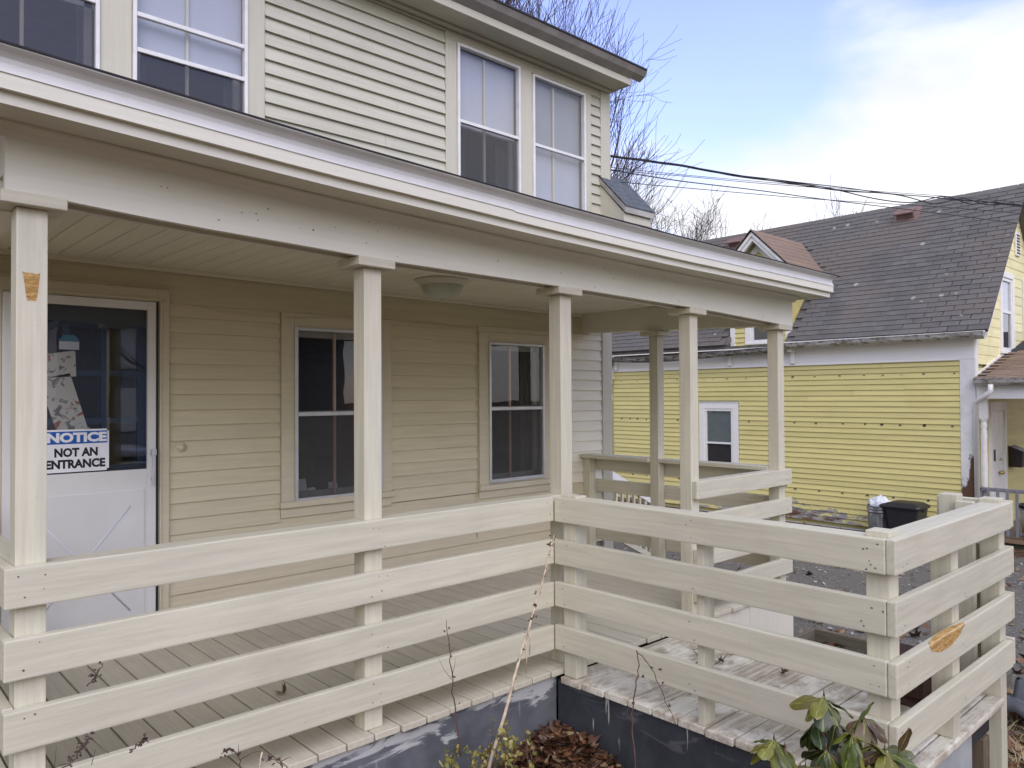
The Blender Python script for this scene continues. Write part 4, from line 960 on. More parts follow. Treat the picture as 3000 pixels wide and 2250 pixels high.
for kx, kz, kr in ((12.34, 0.165, .035), (12.44, 0.165, .035), (12.36, 0.40, .025)):
    bm = bmesh.new(); bmesh.ops.create_uvsphere(bm, u_segments=10, v_segments=6, radius=kr, matrix=Matrix.Translation((kx, YG-0.05-kr*.6, kz))); obj('door_knob', bm, BRS, dr, smooth=True)
pr = 0.26
bm = prism_bm([(11.05, 1.80), (15.0, 2.83), (15.0, 2.75), (11.10, 1.72)], 1, -3.2, YG-0.03)
epr = obj('porch_roof', bm, TAR, yh)
mm_ = Vector((1, 0, pr)).normalized(); nn_ = Vector((-pr, 0, 1)).normalized()
cnt = 0
for i in range(18):
    y = YG-0.03-(0.15 if i % 2 else 0)
    while y > -1.0:
        o = Vector((11.03, y-0.15, 1.803))+mm_*(i*0.115)+nn_*0.004
        bm = bmesh.new(); w = 0.149
        v = [bm.verts.new(c) for c in ((-w, 0, 0), (w, 0, 0), (w, 0.14, 0), (-w, 0.14, 0), (-w, 0, 0.014), (w, 0, 0.014), (w, 0.14, 0.003), (-w, 0.14, 0.003))]
        for f in ((4, 5, 6, 7), (0, 1, 5, 4), (1, 2, 6, 5), (3, 0, 4, 7)): bm.faces.new([v[j] for j in f])
        mw = Matrix((Vector((0, -1, 0)), mm_, nn_)).transposed().to_4x4() @ Matrix.Rotation(R.uniform(0, .05), 4, 'X'); mw.translation = o
        obj('shingle', bm, SHB, epr, mw); y -= 0.305
bm = prism_bm([(11.30, 1.868), (12.85, 2.285), (12.85, 2.335), (11.26, 1.905)], 1, YG-0.029, YG-0.012); obj('flashing', bm, WHT, yh)
ygutter(-3.0, 1.05, lambda y: 1.80, 11.04)
box('porch_beam', (11.18, -3.1, 1.475), (11.34, 1.06, 1.73), WHT, yh, 0.004); box('porch_ceiling', (11.341, -3.1, 1.70), (15, 1.06, 1.72), WHT, yh, 0)
bm = bmesh.new(); PX, PY = 11.31, 0.99
lathe(bm, [(0.05, 0.95-0), (0.05, 0.98), (0.04, 1.0), (0.055, 1.03), (0.035, 1.06), (0.052, 1.11), (0.048, 1.16), (0.036, 1.19), (0.055, 1.21), (0.055, 1.24)], 16, (PX, PY, -0.1))
lathe(bm, [(0.05, -0.05), (0.055, 0.0), (0.038, 0.03), (0.05, 0.10), (0.052, 0.5), (0.046, 0.8), (0.05, 0.95)], 16, (PX, PY, -0.1))
add_box(bm, (PX-0.055, PY-0.055, 1.14), (PX+0.055, PY+0.055, 1.474)); add_box(bm, (PX-0.055, PY-0.055, -0.80), (PX+0.055, PY+0.055, -0.15)); obj('turned_post', bm, ALUW, yh)
bm = bmesh.new(); tube(bm, [(11.0, 0.80, 1.71), (11.0, 0.80, 1.60), (11.03, 0.88, 1.53), (11.08, 1.0, 1.45), (11.13, 1.05, 1.40), (11.13, 1.05, -0.9)], 0.042, 8); obj('downspout', bm, WHT, yh)
box('porch_floor', (11.15, -3.1, -0.86), (15, 1.05, -0.80), paint('brown_porch_floor', (0.25, 0.17, 0.10), 0.7), yh, 0); box('porch_skirt', (11.20, -3.1, -1.2), (11.23, 1.05, -0.861), plain('dark_green_skirt', (0.045, 0.06, 0.035), 0.8), yh, 0)
GRY = paint('weathered_grey_rail', (0.23, 0.23, 0.245), 0.7, 0.12, 0.2)
gr = thing('stair_railing', 'weathered grey baluster railing on the entry porch of the yellow house', 'railing', (11.2, 0, -0.8))
box('top_rail', (11.18, -3.0, -0.05), (11.27, 1.04, 0.005), GRY, gr, 0.004); box('bottom_rail', (11.20, -3.0, -0.73), (11.25, 1.02, -0.69), GRY, gr, 0.004); box('newel_post', (11.18, 1.0, -0.8), (11.27, 1.06, 0.0), GRY, gr, 0.004)
y = 0.90
while y > -2.5: box('baluster', (11.145, y-0.02, -0.76), (11.179, y+0.02, -0.005), GRY, gr, 0.003); y -= 0.135
tub = thing('round_tub', 'cream round tub with a black rim standing on the entry porch behind the grey railing', 'tub', (11.65, 0.30, -0.80))
bm = bmesh.new(); lathe(bm, [(0, 0), (0.24, 0), (0.29, 0.50), (0.27, 0.50), (0.23, 0.03)], 28, (11.65, 0.30, -0.80)); obj('tub_body', bm, plain('tub_cream', (0.55, 0.53, 0.47), 0.5), tub)
bm = bmesh.new(); lathe(bm, [(0.27, 0.49), (0.31, 0.49), (0.315, 0.53), (0.27, 0.535), (0.27, 0.49)], 28, (11.65, 0.30, -0.80)); obj('rim', bm, BLACK, tub)
mb = thing('mailbox', 'dark brown wall mailbox beside the white door of the yellow house', 'mailbox', (13.1, YG-0.1, 0.2))
bm = bmesh.new(); prism(bm, [(YG-0.025, 0.22), (YG-0.22, 0.22), (YG-0.24, 0.50), (YG-0.025, 0.60)], 0, 12.98, 13.36); bevel(bm, 0.006); obj('mailbox_body', bm, plain('mailbox_brown', (0.035, 0.025, 0.025), 0.4), mb)
obj('lid', prism_bm([(YG-0.025, 0.605), (YG-0.26, 0.508), (YG-0.26, 0.497), (YG-0.025, 0.592)], 0, 12.965, 13.375), plain('mailbox_lid', (0.05, 0.04, 0.038), 0.35), mb)
obj('name_label', box_bm((13.14, YG-0.2435, 0.40), (13.24, YG-0.2385, 0.47)), SW, mb)

# ------------------------------------------------------------------ ground
def ground_mat():
    g = G('ground_gravel_and_litter'); pos = g.coord('Position'); se = g.N('SeparateXYZ'); g.L(pos, se.inputs[0])
    n1 = g.noise(pos, 1.3, 5, 0.6); n2 = g.noise(pos, 45, 4, 0.7); n3 = g.noise(pos, 9, 5, 0.65)
    col = g.mix(g.ramp(n2, 0.3, 0.72), (0.10, 0.092, 0.080), (0.225, 0.21, 0.18))
    v = g.N('TexVoronoi'); v.inputs['Scale'].default_value = 34; g.L(pos, v.inputs['Vector']); sp = g.N('SeparateColor'); g.L(v.outputs['Color'], sp.inputs[0])
    m = g.math('MULTIPLY', g.math('GREATER_THAN', sp.outputs[0], 0.955), g.math('LESS_THAN', v.outputs['Distance'], 0.40))
    col = g.mix(m, col, (0.33, 0.31, 0.27))
    litter = g.mix(g.ramp(n3, 0.35, 0.65), (0.055, 0.034, 0.020), (0.17, 0.105, 0.06)); litter = g.mix(g.ramp(n2, 0.62, 0.75), litter, (0.26, 0.20, 0.13))
    a = g.ramp(se.outputs['X'], 2.0, 3.6, 0.55, 0.0); b = g.ramp(se.outputs['X'], 9.2, 11.0, 0.0, 0.30)
    s = g.math('ADD', g.math('ADD', n1, a), b)
    col = g.mix(g.ramp(s, 0.62, 0.78), col, litter)
    g.bump(g.math('ADD', n2, g.math('MULTIPLY', n3, 0.6)), 0.8, 0.02)
    return g.fin(col, 0.92, 0, 0.2)
bm = bmesh.new(); XS = [-60, -30, -15, -8]+[-5+0.5*i for i in range(37)]+[15, 20, 30, 60, 150, 400]; YS = [-300, -100, -50, -25, -12]+[-7+0.5*i for i in range(35)]+[12, 16, 25, 50, 120, 400]
gv = [[bm.verts.new((x, y, GZ(x, y))) for y in YS] for x in XS]
for i in range(len(XS)-1):
    for j in range(len(YS)-1): bm.faces.new((gv[i][j], gv[i+1][j], gv[i+1][j+1], gv[i][j+1]))
gobj = obj('ground', bm, ground_mat(), smooth=True, kind='structure')

# ------------------------------------------------------------------ scattered leaves (uncountable litter)
def leaf_shape(kind):
    if kind == 'oak':
        o = [(0, 0), (.13, .1), (.10, .2), (.30, .30), (.16, .42), (.36, .60), (.18, .66), (.20, .85), (0, 1.0)]
    elif kind == 'maple':
        o = [(0, 0), (.10, .16), (.45, .12), (.30, .34), (.52, .55), (.26, .56), (.18, .72), (0, 1.0)]
    else:
        o = [(0, 0), (.17, .16), (.26, .42), (.22, .68), (.10, .90), (0, 1.0)]
    return o
class Scatter:
    def __init__(s): s.v = []; s.f = []; s.mi = []
    def leaf(s, p, size, rot, kind, curl, mi):
        o = leaf_shape(kind); pts = [(0, t) for _, t in o]; n = len(o); base = len(s.v)
        mw = Matrix.Translation(p) @ rot.to_matrix().to_4x4()
        for sgn in (-1, 0, 1):
            for w, t in o:
                x = sgn*w; z = curl*(x*x*2.6+0.55*(t-0.4)**2) + curl*0.12*math.sin(7*t+3*x)
                s.v.append(mw @ Vector((x*size, (t-0.4)*size, z*size)))
        for i in range(n-1):
            s.f.append((base+i, base+n+i, base+n+i+1, base+i+1)); s.f.append((base+n+i, base+2*n+i, base+2*n+i+1, base+n+i+1)); s.mi += [mi, mi]
    def strip(s, p, q, w, mi, bend=0.0):
        d = (q-p); sd_ = d.cross(Vector((0, 0, 1))); sd_ = sd_.normalized()*w if sd_.length > 1e-6 else Vector((w, 0, 0)); b = len(s.v); m = (p+q)/2+Vector((0, 0, bend))
        for c in (p, m, q):
            k = 0.3 if c is q else 1; s.v += [c-sd_*k, c+sd_*k]
        s.f += [(b, b+1, b+3, b+2), (b+2, b+3, b+5, b+4)]; s.mi += [mi, mi]
    def done(s, name, mats, parent=None, label=None, cat=None, kind='stuff'):
        me = bpy.data.meshes.new(name); me.from_pydata([tuple(v) for v in s.v], [], s.f)
        for m in mats: me.materials.append(m)
        for p, i in zip(me.polygons, s.mi): p.material_index = i; p.use_smooth = True
        o = obj(name, me, None, parent, kind=kind); return tag(o, label, cat)
def leafmat(name, c, rough=0.6):
    g = G(name); n = g.noise(g.coord('Position'), 22, 4, 0.6); col = g.mix(g.ramp(n, 0.3, 0.7), sc(c, 0.7), sc(c, 1.25)); return g.fin(col, rough, 0, 0.35)
LB = [leafmat('dead_leaf_dark', (0.045, 0.022, 0.014), .45), leafmat('dead_leaf_brown', (0.12, 0.062, 0.036), .4), leafmat('dead_leaf_rust', (0.20, 0.095, 0.045), .45), leafmat('dead_leaf_tan', (0.27, 0.185, 0.10))]
def pile(x, y):
    r2 = (x*x*0.75+y*y*0.55)
    return -0.675+0.28*math.exp(-r2/0.30)+0.05*math.exp(-r2/1.6)
sct = Scatter()
def rrot(tilt): return Euler((R.gauss(0, tilt), R.gauss(0, tilt), R.uniform(0, 6.28)))
for i in range(2100):
    t = R.random()
    if t < 0.62:
        x, y = -abs(R.gauss(0, 0.50))+0.02, -abs(R.gauss(0, 0.50))+0.0
    else: x, y = R.uniform(-2.6, 0.02), R.uniform(-2.0, 0.0)
    if x > 0.02: continue
    sct.leaf(Vector((x-0.02, y-0.01, pile(x, y)+R.uniform(-0.01, 0.035))), R.uniform(0.10, 0.18), rrot(0.30), R.choice(['oak', 'maple', 'maple', 'ell']), R.uniform(-0.3, 0.55), R.choices([0, 1, 2, 3], [3, 5, 3.0, 1.2])[0])
sct.done('fallen_leaves', LB, None, 'heap of wet brown fallen leaves in the corner between porch and deck', 'leaves')
bm = bmesh.new(); n = 26; gv = [[bm.verts.new((-2.8+2.83*i/n, -2.4+2.42*j/n, pile(-2.8+2.83*i/n, -2.4+2.42*j/n)-0.012)) for j in range(n+1)] for i in range(n+1)]
for i in range(n):
    for j in range(n): bm.faces.new((gv[i][j], gv[i+1][j], gv[i+1][j+1], gv[i][j+1]))
obj('leaf_mould', bm, LB[0], None, smooth=True, kind='structure')
sct = Scatter()
for i in range(1500):
    t = R.random()
    if t < 0.45: x, y = R.uniform(0.6, 3.6), R.uniform(-3.0, -1.2)
    elif t < 0.8: x, y = R.uniform(1.8, 6.0), R.uniform(-2.5, 1.2)
    else: x, y = R.uniform(3, 11), R.uniform(-2, 6)
    if 0.05 < x < 1.5 and y > -1.78 and not (x > 1.02 and y < -1.4): continue
    sct.leaf(Vector((x, y, GZ(x, y)+R.uniform(0.005, 0.04))), R.uniform(0.05, 0.13), rrot(0.45), R.choice(['oak', 'maple', 'ell']), R.uniform(-0.5, 0.9), R.choices([0, 1, 2, 3], [1.5, 3, 3, 4])[0])
for i in range(2200):
    x, y = R.uniform(1.55, 4.2), R.uniform(-3.2, -1.5)
    a = R.uniform(0, 6.28); l = R.uniform(0.06, 0.22); p = Vector((x, y, GZ(x, y)+0.004)); q = p+Vector((math.cos(a)*l, math.sin(a)*l, R.uniform(0.0, 0.09)))
    sct.strip(p, q, 0.0022, 4, 0.02)
sct.done('ground_litter', LB+[leafmat('straw', (0.40, 0.32, 0.17))], None, 'dry straw and fallen leaves scattered over the yard', 'litter')
sct = Scatter()
for i in range(2600):
    x, y = R.uniform(1.8, 11.0), R.uniform(-2.2, 5.0); s = R.uniform(0.008, 0.030)
    sct.leaf(Vector((x, y, GZ(x, y)+0.012)), s*2.2, rrot(0.3), 'ell', 0.4, R.choices([0, 1, 2], [3, 2, 1])[0])
sct.done('gravel_chips', [plain('chip_grey', (0.22, 0.22, 0.21), 0.8), plain('chip_pale', (0.36, 0.34, 0.29), 0.8), plain('chip_straw', (0.36, 0.27, 0.14), 0.8)], None, 'pale stone chips and leaf scraps on the asphalt driveway', 'gravel')
# debris on the decks
sct = Scatter()
for x, y, s in ((-1.30, 0.72, .07), (0.85, -0.55, .05), (0.5, -1.2, .05), (0.95, -0.9, .06), (0.3, -0.7, .035), (1.1, -0.5, .05), (-0.3, 0.5, .03), (0.2, 0.9, .03), (0.75, -1.5, .06)):
    sct.leaf(Vector((x, y, (0.012 if y > 0 else -0.022))), s, rrot(0.4), 'maple', 0.9, R.choice([1, 2]))
sct.done('deck_leaves', LB, None, 'few small brown leaves lying on the porch and deck boards', 'leaves')
tw = thing('fallen_twig', 'dark broken twig lying on the weathered deck boards', 'twig', (0.6, -0.45, -0.03))
bm = bmesh.new(); DT = Vector((0.62, -0.52, -0.025))
for a, l in ((0.2, .42), (0.5, .30), (-0.3, .34), (2.7, .30), (3.4, .25), (1.3, .12), (4.4, .12), (2.2, 0.16)):
    p = [DT+Vector((math.cos(a+0.15*math.sin(i*2.1))*l*i/5, math.sin(a+0.15*math.sin(i*2.1))*l*i/5, 0.010*i*(1 if a < 1 else .3))) for i in range(6)]
    tube(bm, p, [0.0045*(1-i/7) for i in range(6)], 5)
obj('twig_stem', bm, plain('dark_twig', (0.045, 0.03, 0.03), 0.8), tw)
# planter frame
pf = thing('planter_frame', 'empty weathered wooden planter frame on the ground beyond the deck', 'planter', (3.4, -0.4, -0.7))
WG = paint('weathered_wood', (0.14, 0.125, 0.09), 0.8, 0.25, 0.35, (0.12, 0.09, 0.04), chips=0.06, chipc=(0.32, 0.25, 0.10))
for a, b in (((3.70, -1.3, -0.83), (3.745, 0.30, -0.60)), ((2.95, -1.3, -0.83), (2.995, 0.30, -0.60)), ((2.996, 0.255, -0.83), (3.699, 0.30, -0.602)), ((2.996, -1.3, -0.83), (3.699, -1.255, -0.602))): box('side_plank', a, b, WG, pf, 0.004)
box('soil_bed', (2.996, -1.254, -0.80), (3.699, 0.254, -0.76), LB[0], pf, 0)
# bird feeder
bf = thing('bird_feeder', 'small dark brown wooden bird feeder with wire suet cage standing on the deck', 'bird feeder', (1.15, -1.5, -0.035))
FW = paint('dark_brown_stain', (0.075, 0.035, 0.025), 0.6, 0.2, 0.1)
box('base_board', (0.99, -1.62, -0.033), (1.40, -1.43, -0.010), FW, bf, 0.003); box('front_lip', (0.985, -1.635, -0.032), (1.405, -1.621, 0.012), FW, bf, 0.003)
box('body', (1.05, -1.60, -0.009), (1.24, -1.46, 0.13), FW, bf, 0.003)
bm = prism_bm([(1.0, 0.125), (1.20, 0.20), (1.40, 0.125), (1.40, 0.14), (1.20, 0.217), (1.0, 0.14)], 1, -1.66, -1.40); obj('feeder_roof', bm, FW, bf)
bm = bmesh.new()
for i in range(5): tube(bm, [(1.27, -1.58+0.03*i, -0.005), (1.27, -1.58+0.03*i, 0.12)], 0.0022, 4); tube(bm, [(1.345, -1.58+0.03*i, -0.005), (1.345, -1.58+0.03*i, 0.12)], 0.0022, 4)
for i in range(5): tube(bm, [(1.27, -1.58, 0.0+0.028*i), (1.345, -1.58, 0.0+0.028*i), (1.345, -1.46, 0.0+0.028*i), (1.27, -1.46, 0.0+0.028*i)], 0.0022, 4)
obj('wire_cage', bm, BLACK, bf)
# trash cans
tcn = thing('trash_can', 'round ribbed galvanised trash can by the yellow wall', 'trash can', (10.72, 2.47, -0.95))
bm = bmesh.new(); c = (10.72, 2.47, -0.96); n = 48
prof = [(0.165, 0.0), (0.17, 0.03), (0.185, 0.36), (0.192, 0.44)]
rings = []
for r, z in [(0.165+0.022*t, 0.44*t) for t in [i/8 for i in range(9)]]:
    rings.append([bm.verts.new((c[0]+(r+0.005*(1 if (k % 4) < 2 else -0.4)*(1 if 0.03 < z < 0.42 else 0))*math.cos(6.28319*k/n), c[1]+(r+0.005*(1 if (k % 4) < 2 else -0.4)*(1 if 0.03 < z < 0.42 else 0))*math.sin(6.28319*k/n), c[2]+z)) for k in range(n)])
for A, B in zip(rings, rings[1:]):
    for k in range(n): bm.faces.new((A[k], A[(k+1) % n], B[(k+1) % n], B[k]))
GALV = plain('galvanised_steel', (0.36, 0.37, 0.39), 0.35, 0.85, 0.5, 0.2, 6)
obj('can_body', bm, GALV, tcn)
bm = bmesh.new(); lathe(bm, [(0.188, 0.44), (0.197, 0.45), (0.203, 0.465), (0.197, 0.48), (0.197, 0.50), (0.205, 0.515), (0.198, 0.53), (0.198, 0.55), (0.206, 0.562), (0.20, 0.575), (0.185, 0.57), (0.18, 0.45)], 48, c); obj('rim', bm, GALV, tcn)
bg_ = thing('rubbish_bag', 'white plastic rubbish bag bulging from the galvanised trash can', 'bag', (10.72, 2.47, -0.45))
bm = bmesh.new(); bmesh.ops.create_icosphere(bm, subdivisions=4, radius=1)
for v in bm.verts:
    d = v.co.copy(); k = 0.92+0.40*mnoise.noise(d*1.8+Vector((3, 1, 2)))+0.30*abs(mnoise.noise(d*3.3)); v.co = Vector((d.x*0.165*k, d.y*0.18*k, d.z*0.15*k+0.05*max(0, d.z)*mnoise.noise(d*3)))
obj('bag_body', bm, plain('white_plastic', (0.74, 0.76, 0.80), 0.6, 0, 0.5, 0.03), bg_, Matrix.Translation((10.72, 2.46, -0.385)), smooth=True)
tb = thing('trash_bin', 'square black plastic bin with a lid beside the galvanised can', 'trash bin', (10.7, 2.0, -0.95))
bm = bmesh.new(); v = [bm.verts.new((10.70+sx*hx, 2.01+sy*hy, z)) for z, hx, hy in ((-0.97, 0.19, 0.20), (-0.37, 0.25, 0.265)) for sx, sy in ((-1, -1), (1, -1), (1, 1), (-1, 1))]
for f in ((3, 2, 1, 0), (4, 5, 6, 7), (0, 1, 5, 4), (1, 2, 6, 5), (2, 3, 7, 6), (3, 0, 4, 7)): bm.faces.new([v[j] for j in f])
bevel(bm, 0.03, 3); BLP = plain('black_plastic', (0.022, 0.023, 0.026), 0.42); obj('bin_body', bm, BLP, tb)
bm = bmesh.new(); rr = []
for z, hx, hy in ((-0.385, 0.275, 0.29), (-0.36, 0.285, 0.30), (-0.335, 0.275, 0.29), (-0.29, 0.20, 0.22), (-0.275, 0.12, 0.14)):
    rr.append([bm.verts.new((10.70+hx*max(-1, min(1, 1.35*math.cos(a))), 2.01+hy*max(-1, min(1, 1.35*math.sin(a)))+0.06*(1 if math.sin(a) > .7 and z < -0.33 else 0), z)) for a in [2*math.pi*(k+.5)/32 for k in range(32)]])
for A, B in zip(rr, rr[1:]):
    for k in range(32): bm.faces.new((A[k], A[(k+1) % 32], B[(k+1) % 32], B[k]))
bm.faces.new(rr[-1]); bm.faces.new(rr[0][::-1]); obj('lid', bm, BLP, tb)
obj('handle', box_bm((10.62, 1.70, -0.43), (10.78, 1.735, -0.395), 0.01, 2), BLP, tb)
# side-entry stair railing behind the house corner
sr = thing('stair_railing', 'small white baluster stair railing behind the cream house corner', 'railing', (5.0, 3.7, -0.5))
SY_ = 3.7; CRM = RAIL
bm = bmesh.new()
def bar(bm, p, q, w, t):
    p, q = Vector(p), Vector(q); d = (q-p).normalized(); s = Vector((0, 1, 0)); u = d.cross(s)
    v = [bm.verts.new(c+s*a*t/2+u*b*w/2) for c in (p, q) for a, b in ((-1, -1), (1, -1), (1, 1), (-1, 1))]
    for f in ((3, 2, 1, 0), (4, 5, 6, 7), (0, 1, 5, 4), (1, 2, 6, 5), (2, 3, 7, 6), (3, 0, 4, 7)): bm.faces.new([v[j] for j in f])
bar(bm, (4.30, SY_, 0.78), (6.0, SY_, -0.05), 0.10, 0.05); bmesh.ops.recalc_face_normals(bm, faces=bm.faces[:]); obj('hand_rail', bm, ALUW, sr)
bm = bmesh.new(); bar(bm, (4.30, SY_, -0.03), (6.0, SY_, -0.86), 0.07, 0.05); bmesh.ops.recalc_face_normals(bm, faces=bm.faces[:]); obj('bottom_rail', bm, CRM, sr)
for i in range(13):
    x = 4.36+0.13*i; zt = 0.78-(x-4.30)*0.83/1.7-0.05; box('baluster', (x-0.018, SY_-0.018, zt-0.78), (x+0.018, SY_+0.018, zt), CRM, sr, 0.002)
box('newel_post', (5.98, SY_-0.045, -0.9), (6.07, SY_+0.045, 0.10), CRM, sr, 0.003); box('newel_post', (4.60, SY_-0.045, -0.7), (4.69, SY_+0.045, 0.60), CRM, sr, 0.003)
# tarp edge at far right
tp = thing('tarp', 'grey plastic sheet half folded on the ground at the right edge', 'tarp', (3.4, -1.6, -0.7))
bm = bmesh.new(); n = 14; c0 = pix(2985, 2030, 5.0)
gvv = [[bm.verts.new((c0.x+0.25+(-0.18+0.7*i/n), c0.y+(-0.40+0.55*j/n), GZ(3.4, -1.6)+0.03+0.20*sm(j/n)*(0.6+0.4*math.sin(i*.8))+0.03*mnoise.noise(Vector((i*.5, j*.5, 0))))) for j in range(n+1)] for i in range(n+1)]
for i in range(n):
    for j in range(n): bm.faces.new((gvv[i][j], gvv[i+1][j], gvv[i+1][j+1], gvv[i][j+1]))
bmesh.ops.solidify(bm, geom=bm.faces[:], thickness=0.012); obj('sheet', bm, plain('grey_sheet', (0.17, 0.18, 0.20), 0.5), tp, smooth=True)

# ------------------------------------------------------------------ overhead cables
CB = plain('cable_black', (0.025, 0.025, 0.032), 0.6)
def cable(label, pts, d0, d1, r, tw=None):
    t_ = thing('power_line', label, 'cable', pix(pts[0][0], pts[0][1], d0), 'overhead cables')
    xs_ = [p[0] for p in pts]; n = 60; P = []
    for i in range(n+1):
        x = xs_[0]+(xs_[-1]-xs_[0])*i/n
        j = max(0, min(len(pts)-2, next((k for k in range(len(pts)-1) if pts[k][0] <= x <= pts[k+1][0]), len(pts)-2)))
        p0 = pts[max(j-1, 0)]; p1, p2 = pts[j], pts[j+1]; p3 = pts[min(j+2, len(pts)-1)]; u = (x-p1[0])/(p2[0]-p1[0])
        m1 = (p2[1]-p0[1])/(p2[0]-p0[0])*(p2[0]-p1[0]); m2 = (p3[1]-p1[1])/(p3[0]-p1[0])*(p2[0]-p1[0])
        y = (2*u**3-3*u*u+1)*p1[1]+(u**3-2*u*u+u)*m1+(-2*u**3+3*u*u)*p2[1]+(u**3-u*u)*m2
        w = (x-xs_[0])/(xs_[-1]-xs_[0]); d = 1/((1-w)/d0+w/d1); P.append(pix(x, y, d))
    if tw is None:
        bm = bmesh.new(); tube(bm, P, r, 6); obj('wire', bm, CB, t_)
    else:
        for s in range(3):
            bm = bmesh.new(); Q = []
            for i, p in enumerate(P):
                w = i/n; amp = r*1.05+(tw*math.exp(-((w-0.62)/0.16)**2) if s else 0); a = i*0.42*(1-0.55*math.exp(-((w-0.62)/0.2)**2))+2.094*s
                Q.append(p+Vector((0, 0, math.sin(a)*amp-(amp-r)*0.5))+Vector((-.7, .7, 0))*math.cos(a)*r)
            tube(bm, Q, r*(0.8 if s else 0.7), 6); obj('strand', bm, CB, t_)
S_ = 1000/2212
cp = lambda *q: [(2000+a*S_, 400+b*S_) for a, b in q]
D0, D1 = 8.2, 10.8
cable('thick twisted black service cable from the cream house, topmost of the overhead cables', [(1775, 455)]+cp((0, 190), (300, 245), (650, 290), (1000, 330), (1400, 378), (1800, 410), (2212, 448), (2600, 478)), D0, D1, 0.0085, 0.055)
cable('upper of the two thin paired wires just below the twisted cable', [(1775, 489), (1900, 502)]+cp((0, 248), (450, 288), (850, 322), (1300, 358), (1700, 386), (2212, 428), (2600, 462)), D0, D1, 0.0032)
cable('lower of the two thin paired wires just below the twisted cable', [(1775, 495), (1900, 508)]+cp((0, 256), (450, 299), (850, 330), (1300, 368), (1700, 400), (2212, 446), (2600, 482)), D0, D1, 0.0035)
cable('black wire sagging to the gable of the yellow house, third from the top', [(1775, 496), (1900, 516)]+cp((0, 290), (500, 350), (900, 405), (1500, 478), (2000, 540), (2185, 562)), D0, 13.4, 0.0060)
cable('thin lowest overhead wire crossing the roof of the yellow house', [(1775, 530), (1900, 541)]+cp((0, 331), (450, 371), (900, 408), (1750, 462), (2212, 500), (2600, 530)), D0, D1, 0.0040)

# ------------------------------------------------------------------ bare trees
BARK = [leafmat('bark_grey_brown', (0.075, 0.060, 0.058), 0.9), leafmat('twig_brown', (0.085, 0.062, 0.060), 0.9)]
def bare_tree(label, base, height, seed, spread, trunk_r, fork, levels, kids, twig_r, lean=(0, 0), group=None):
    rt = random.Random(seed); t_ = thing('bare_tree', label, 'tree', base, group)
    bt, bw, bk = bmesh.new(), bmesh.new(), bmesh.new()
    def grow(p, d, ln, r, lev):
        n = 6 if lev < 2 else (5 if lev < 4 else 4); pts = [p.copy()]; rad = [r]; q = p.copy(); dd = d.normalized(); rend = max(r*0.45, twig_r*0.6)
        for i in range(n):
            dd = (dd+Vector((rt.gauss(0, .11), rt.gauss(0, .11), rt.gauss(0, .09)+(0.075 if lev > 0 else 0)))).normalized()
            q = q+dd*ln/n; pts.append(q.copy()); rad.append(r+(rend-r)*(i+1)/n)
        tgt = bt if lev <= 0 else (bk if lev <= 2 else bw)
        tube(tgt, pts, rad, 8 if lev == 0 else (5 if lev < 3 else 3), cap=False)
        if lev >= levels: return
        for k in range(kids[lev]):
            f = (fork if lev == 0 else 0.18)+(1-(fork if lev == 0 else 0.18))*(k+rt.random()*0.8)/kids[lev]
            f = min(f, 0.99); j = min(int(f*n), n-1); u = f*n-j; o = pts[j].lerp(pts[j+1], u)
            dl = (pts[j+1]-pts[j]).normalized(); ax = dl.orthogonal().normalized(); ax.rotate(Matrix.Rotation(rt.uniform(0, 6.28), 3, dl))
            ang = rt.uniform(0.35, 0.8)*spread; nd = (dl*math.cos(ang)+ax*math.sin(ang)).normalized()
            rr_ = (rad[j]+(rad[j+1]-rad[j])*u)*rt.uniform(0.44, 0.64)
            grow(o, nd, ln*rt.uniform(0.48, 0.78)*(1-0.25*f if lev else 1), max(rr_, twig_r*0.7), lev+1)
    b = Vector(base); grow(b, Vector((lean[0], lean[1], 1)), height*0.52, trunk_r, 0)
    obj('trunk', bt, BARK[0], t_); obj('limbs', bk, BARK[0], t_, kind='stuff'); obj('crown', bw, BARK[1], t_, kind='stuff')
    return t_
def gp(px, d, z=-0.9): q = pix(px, 1178, d); return (q.x, q.y, z)
bare_tree('tall bare tree with long upswept branches behind the cream house', gp(1570, 21), 19.5, 11, 0.74, 0.23, 0.16, 4, [16, 10, 9, 6], 0.0075, lean=(0.03, -0.02), group='bare winter trees')
bare_tree('low spreading bare tree with fine twigs directly behind the cornice return', gp(1800, 25), 11.0, 17, 1.05, 0.15, 0.2, 4, [11, 8, 7, 5], 0.0085, group='bare winter trees')
bare_tree('smaller bare tree with tangled twigs just left of the yellow dormer', gp(2060, 30), 11.4, 5, 1.1, 0.16, 0.28, 4, [11, 8, 6, 5], 0.0085, group='bare winter trees')
bare_tree('tiny distant bare treetop showing above the ridge of the yellow roof', gp(2305, 42), 14.2, 23, 0.6, 0.18, 0.35, 3, [12, 8, 6], 0.014, group='bare winter trees')

